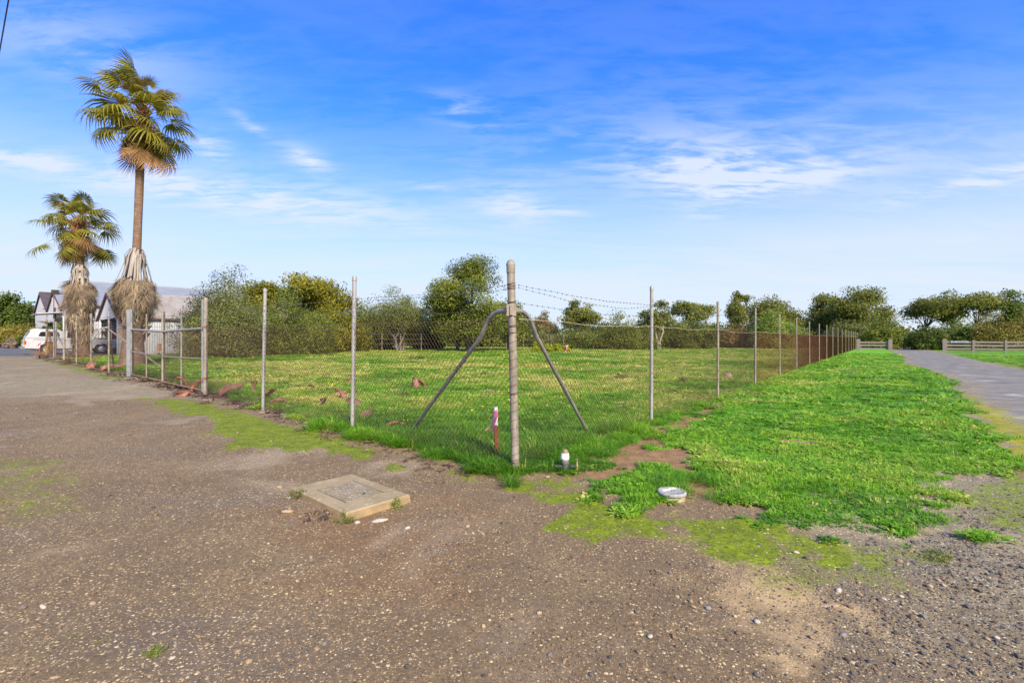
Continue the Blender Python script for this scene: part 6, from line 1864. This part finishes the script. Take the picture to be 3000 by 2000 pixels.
tree('roadside_shrub', 'orange tinged shrub behind the right end of the timber fence', 'bush', 2940, 60, 916, 150, 'orange', 'bush', 44, 260, 54, 0.22, 0.4, group=G2)
tree('roadside_shrub', 'shrub at the edge of view behind the timber fence', 'bush', 3040, 58, 905, 120, 'orange', 'bush', 45, 200, 50, 0.22, 0.4, group=G2)
tree('far_shrub', 'far dark shrub at the end of the road, left side', 'bush', 2625, 118, 962, 60, 'dark', 'bush', 46, 90, 40, 0.36, 0.45, group=G2)
tree('far_shrub', 'pinkish brown far shrub in the middle of the road end', 'bush', 2655, 112, 960, 52, 'brown', 'bush', 47, 90, 40, 0.34, 0.45, group=G2)
tree('far_shrub', 'small black green shrub beside the far road bend', 'bush', 2672, 96, 970, 26, 'dark', 'bush', 48, 50, 36, 0.30, 0.45, group=G2)
G3 = 'planting beside the sealed forecourt'
tree('dark_tree', 'large dark tree at the left edge beyond the sealed forecourt', 'tree', 22, 70, 860, 120, 'dark', 'dome', 49, 200, 56, 0.30, 0.5, 'bark_dark', 0.1, group=G3)
tree('dark_tree', 'smaller yellowish green tree between the dark tree and the white gables', 'tree', 92, 76, 893, 60, 'olive', 'bush', 50, 110, 46, 0.30, 0.5, group=G3)
tree('clipped_hedge', 'dense dark green hedge in front of the white gables', 'hedge', 132, 47, 946, 80, 'dark', 'bush', 51, 200, 56, 0.18, 0.5, group=G3)
tree('clipped_hedge', 'green hedge piece hidden behind the shorter palm', 'hedge', 190, 46, 938, 70, 'olive', 'bush', 52, 160, 56, 0.18, 0.5, group=G3)
tree('brown_hedge', 'brownish loose hedge along the far edge of the forecourt', 'hedge', 38, 58, 942, 150, 'orange', 'bush', 53, 190, 50, 0.22, 0.5, group=G3)
tree('flowering_shrub', 'pale pink flowering shrub low at the far kerb of the forecourt', 'shrub', 30, 52, 992, 36, 'pinkish', 'bush', 54, 50, 40, 0.14, 0.6, group=G3)
tree('flowering_shrub', 'second pale flowering shrub near the rear of the pickup', 'shrub', 86, 50, 986, 30, 'pinkish', 'bush', 55, 50, 40, 0.14, 0.6, group=G3)
tree('low_shrub', 'low green shrub between the two pale flowering shrubs', 'shrub', 58, 54, 985, 50, 'dark', 'bush', 56, 70, 40, 0.16, 0.6, group=G3)
for i, (px, w) in enumerate(((1575, 34), (1600, 40), (1632, 40), (1655, 30))):
    tree('yellow_leaved_shrub', ['bright yellow leaved shrub nearest the corner post at the back of the paddock', 'second bright yellow leaved shrub from the corner post at the back of the paddock', 'third bright yellow leaved shrub, in front of the open crowned gum', 'last bright yellow leaved shrub next to the distant survey stake'][i],
         'shrub', px, 47 + i * .3, 1000 + (i % 2) * 2, w, 'lime', 'bush', 60 + i, 50, 34, 0.13, 0.5, group='bright yellow leaved shrubs', trunk_r=0.04)
def far_wood():
    """wooded skyline beyond the paddock and road, reads as one mass"""
    gen = np.random.default_rng(77)
    n = 900
    th = np.radians(gen.uniform(-75, 75, n)); r = gen.uniform(190, 260, n)
    C = np.stack([r * np.sin(th), r * np.cos(th), np.zeros(n)], 1)
    C[:, 2] = hgt(C[:, 0], C[:, 1]) + gen.uniform(0.5, 5.5, n) * (0.7 + 0.5 * vnoise(np.degrees(th) * .35, np.zeros(n), 5)) + 0.5
    V, F, T = leaf_cloud(C, np.full(n, 2.4), 26, 1.3, 0.7, gen, 0.0, np.clip(gen.normal(0.42, 0.18, n), 0, 1), 0.7)
    o = link('far_woods', np_mesh('far_woods', V, F, LM['dark'], {'tint': ('FLOAT', T.astype(np.float32))}))
    tag(o, 'distant dark belt of woodland along the skyline', 'woods', None, 'stuff')
far_wood()

# low plants in the grass
def weed(px, py, wpx, mat, label, seed, h=0.5):
    gen = np.random.default_rng(seed)
    x, y = gp(px, py); w = wpx / FPX * y / 2
    C = np.stack([gen.normal(0, w * .55, 14), gen.normal(0, w * .55, 14), gen.uniform(.1, 1, 14) * w * 2 * h], 1)
    V, F, T = leaf_cloud(C, np.full(14, w * .28), 26, w * .34, 0.25, gen, -0.3, np.clip(gen.normal(.5, .2, 14), 0, 1), 0.8)
    V[:, 2] = np.maximum(V[:, 2], 0)
    o = link('weed_clump', np_mesh('weed_clump', V, F, LM[mat], {'tint': ('FLOAT', T.astype(np.float32))}), None, (x, y, gz(x, y)))
    tag(o, label, 'weed', 'dark weed clumps in the grass')
weed(1998, 1124, 34, 'grey', 'dark grey green weed ball in the paddock left of the second verge post', 1, 0.55)
weed(1820, 1110, 36, 'grey', 'dark weed clump in dry grass behind the first verge post', 2)
weed(1232, 1058, 38, 'dark', 'dark weed patch far out in the paddock below the biggest tree', 3, 0.3)
weed(1415, 1106, 34, 'grey', 'grey leaved weed in the paddock left of the corner post', 4, 0.35)
weed(1255, 1215, 42, 'fresh', 'silvery weed clump in the grass behind the sloping pipe brace', 5, 0.35)
weed(1180, 1165, 46, 'grey', 'grey weed tangle in front of the upright pink palm sheaths', 6, 0.3)
weed(735, 1128, 44, 'grey', 'grey green weed tuft between gate post and second fence post', 7, 0.35)
weed(872, 1460, 40, 'grey', 'dark weed at the shaded side of the concrete cover', 8, 0.7)
weed(1010, 1530, 40, 'fresh', 'fresh grass tuft at the near corner of the concrete cover', 9, 0.6)
weed(1165, 1482, 42, 'fresh', 'fresh grass tuft on the sunny side of the concrete cover', 10, 0.5)
weed(455, 1912, 50, 'fresh', 'small sparse weed on the bare gravel in the lower left', 11, 0.25)
weed(2745, 1640, 70, 'grey', 'dry grey weed scrap on the gravel below the verge', 12, 0.25)
def flowers():
    """scattered yellow and orange daisies in the paddock"""
    gen = np.random.default_rng(8)
    V, F, MI = [], [], []
    spots = [(690, 1108, 16, 5), (750, 1113, 22, 6), (865, 1115, 18, 7), (960, 1135, 40, 10), (840, 1150, 60, 8), (1545, 1080, 40, 14), (1600, 1072, 60, 18), (1690, 1072, 50, 10), (2003, 1063, 14, 8), (1250, 1100, 160, 12), (1100, 1110, 120, 10), (1400, 1200, 140, 8), (1660, 1130, 90, 12), (735, 1055, 12, 4)]
    for sx, sy, sp, n in spots:
        for k in range(n):
            px, py = sx + gen.normal(0, sp * .6), sy + gen.normal(0, sp * .16)
            if py < 1035: continue
            x, y = gp(px, py)
            z = gz(x, y) + gen.uniform(.08, .16); r = gen.uniform(.018, .032) * max(1, y / 14); o = len(V)
            tl = gen.uniform(-.6, .6, 2)
            V.append((x, y, z + r * .3))
            for a in np.linspace(0, 2 * PI, 7)[:-1]: V.append((x + r * math.cos(a), y + r * math.sin(a) * .8, z + r * (tl[0] * math.cos(a) + tl[1] * math.sin(a)) - r * .9 * (math.sin(a) > 0) + r * .9 * (math.sin(a) < 0) * -0.3))
            for i in range(6): F.append((o, o + 1 + i, o + 1 + (i + 1) % 6)); MI.append(1 if gen.random() < .3 else 0)
    o = link('wild_flowers', np_mesh('wild_flowers', V, F, [PM('yellow_petals', (0.75, 0.60, 0.02), (0.70, 0.50, 0.02), 4, 0.6), PM('orange_petals', (0.75, 0.27, 0.02), (0.7, 0.35, 0.03), 4, 0.6)], mi=MI))
    tag(o, 'yellow and orange daisies dotted through the paddock grass', 'wildflowers', None, 'stuff')
flowers()
# rear boundary wire fence of the paddock
def back_fence():
    t = thing('wire_fence', 'thin post and wire fence along the back of the paddock under the trees', 'fence')
    tops = []
    for px in (1010, 1119, 1174, 1234, 1434, 1484, 1534, 1577, 1614, 1651):
        Z = 44 + (px - 1000) * 0.012
        x = (px - CX) / FPX * Z
        z = gz(x, Z)
        MB().tube([(0, 0, -0.1), (0, 0, 1.75)], 0.035, 6).build('post', M['galv_old'], t, (x, Z, z))
        tops.append((x, Z, z))
    for k, h in enumerate((1.65, 1.2, 0.75)):
        strand([(p[0], p[1] - .05, p[2] + h) for p in tops], 0.03, 0.008, False, 0.01, 80 + k, 2.0).build('wire', M['wire'], t)
back_fence()
# stump and fallen wood under the willowy tree
def stump():
    x, y = gp(1172, 1029)
    t = thing('tree_stump', 'broken pale tree stump under the willowy tree at the back of the paddock', 'stump', (x, y, gz(x, y)))
    m = MB(); R = random.Random(2)
    for k in range(9):
        a = R.uniform(0, 2 * PI); m.tube([(math.cos(a) * .25, math.sin(a) * .25, -.05), (math.cos(a) * .45, math.sin(a) * .4, R.uniform(.2, .6)), (math.cos(a) * R.uniform(.5, .9), math.sin(a) * .5, R.uniform(.3, .9))], [.15, .10, .03], 6)
    m.build('stump', M['bark_grey'], t)
stump()

# overhead cable along the yard, far above the fence
def cable():
    m = MB()
    d = Vector((-0.762, 0.647, 0)); c = Vector((-11.83, 11.23, 0))
    pts = []
    for k in range(-12, 15):
        s = k * 4.0
        pts.append(c + d * s + Vector((0, 0, 9.5 + 0.0006 * s * s)))
    m.tube(pts, 0.016, 6)
    tag(m.build('overhead_cable', M['black_trim']), 'black overhead cable crossing the top left corner of the sky', 'cable')
cable()
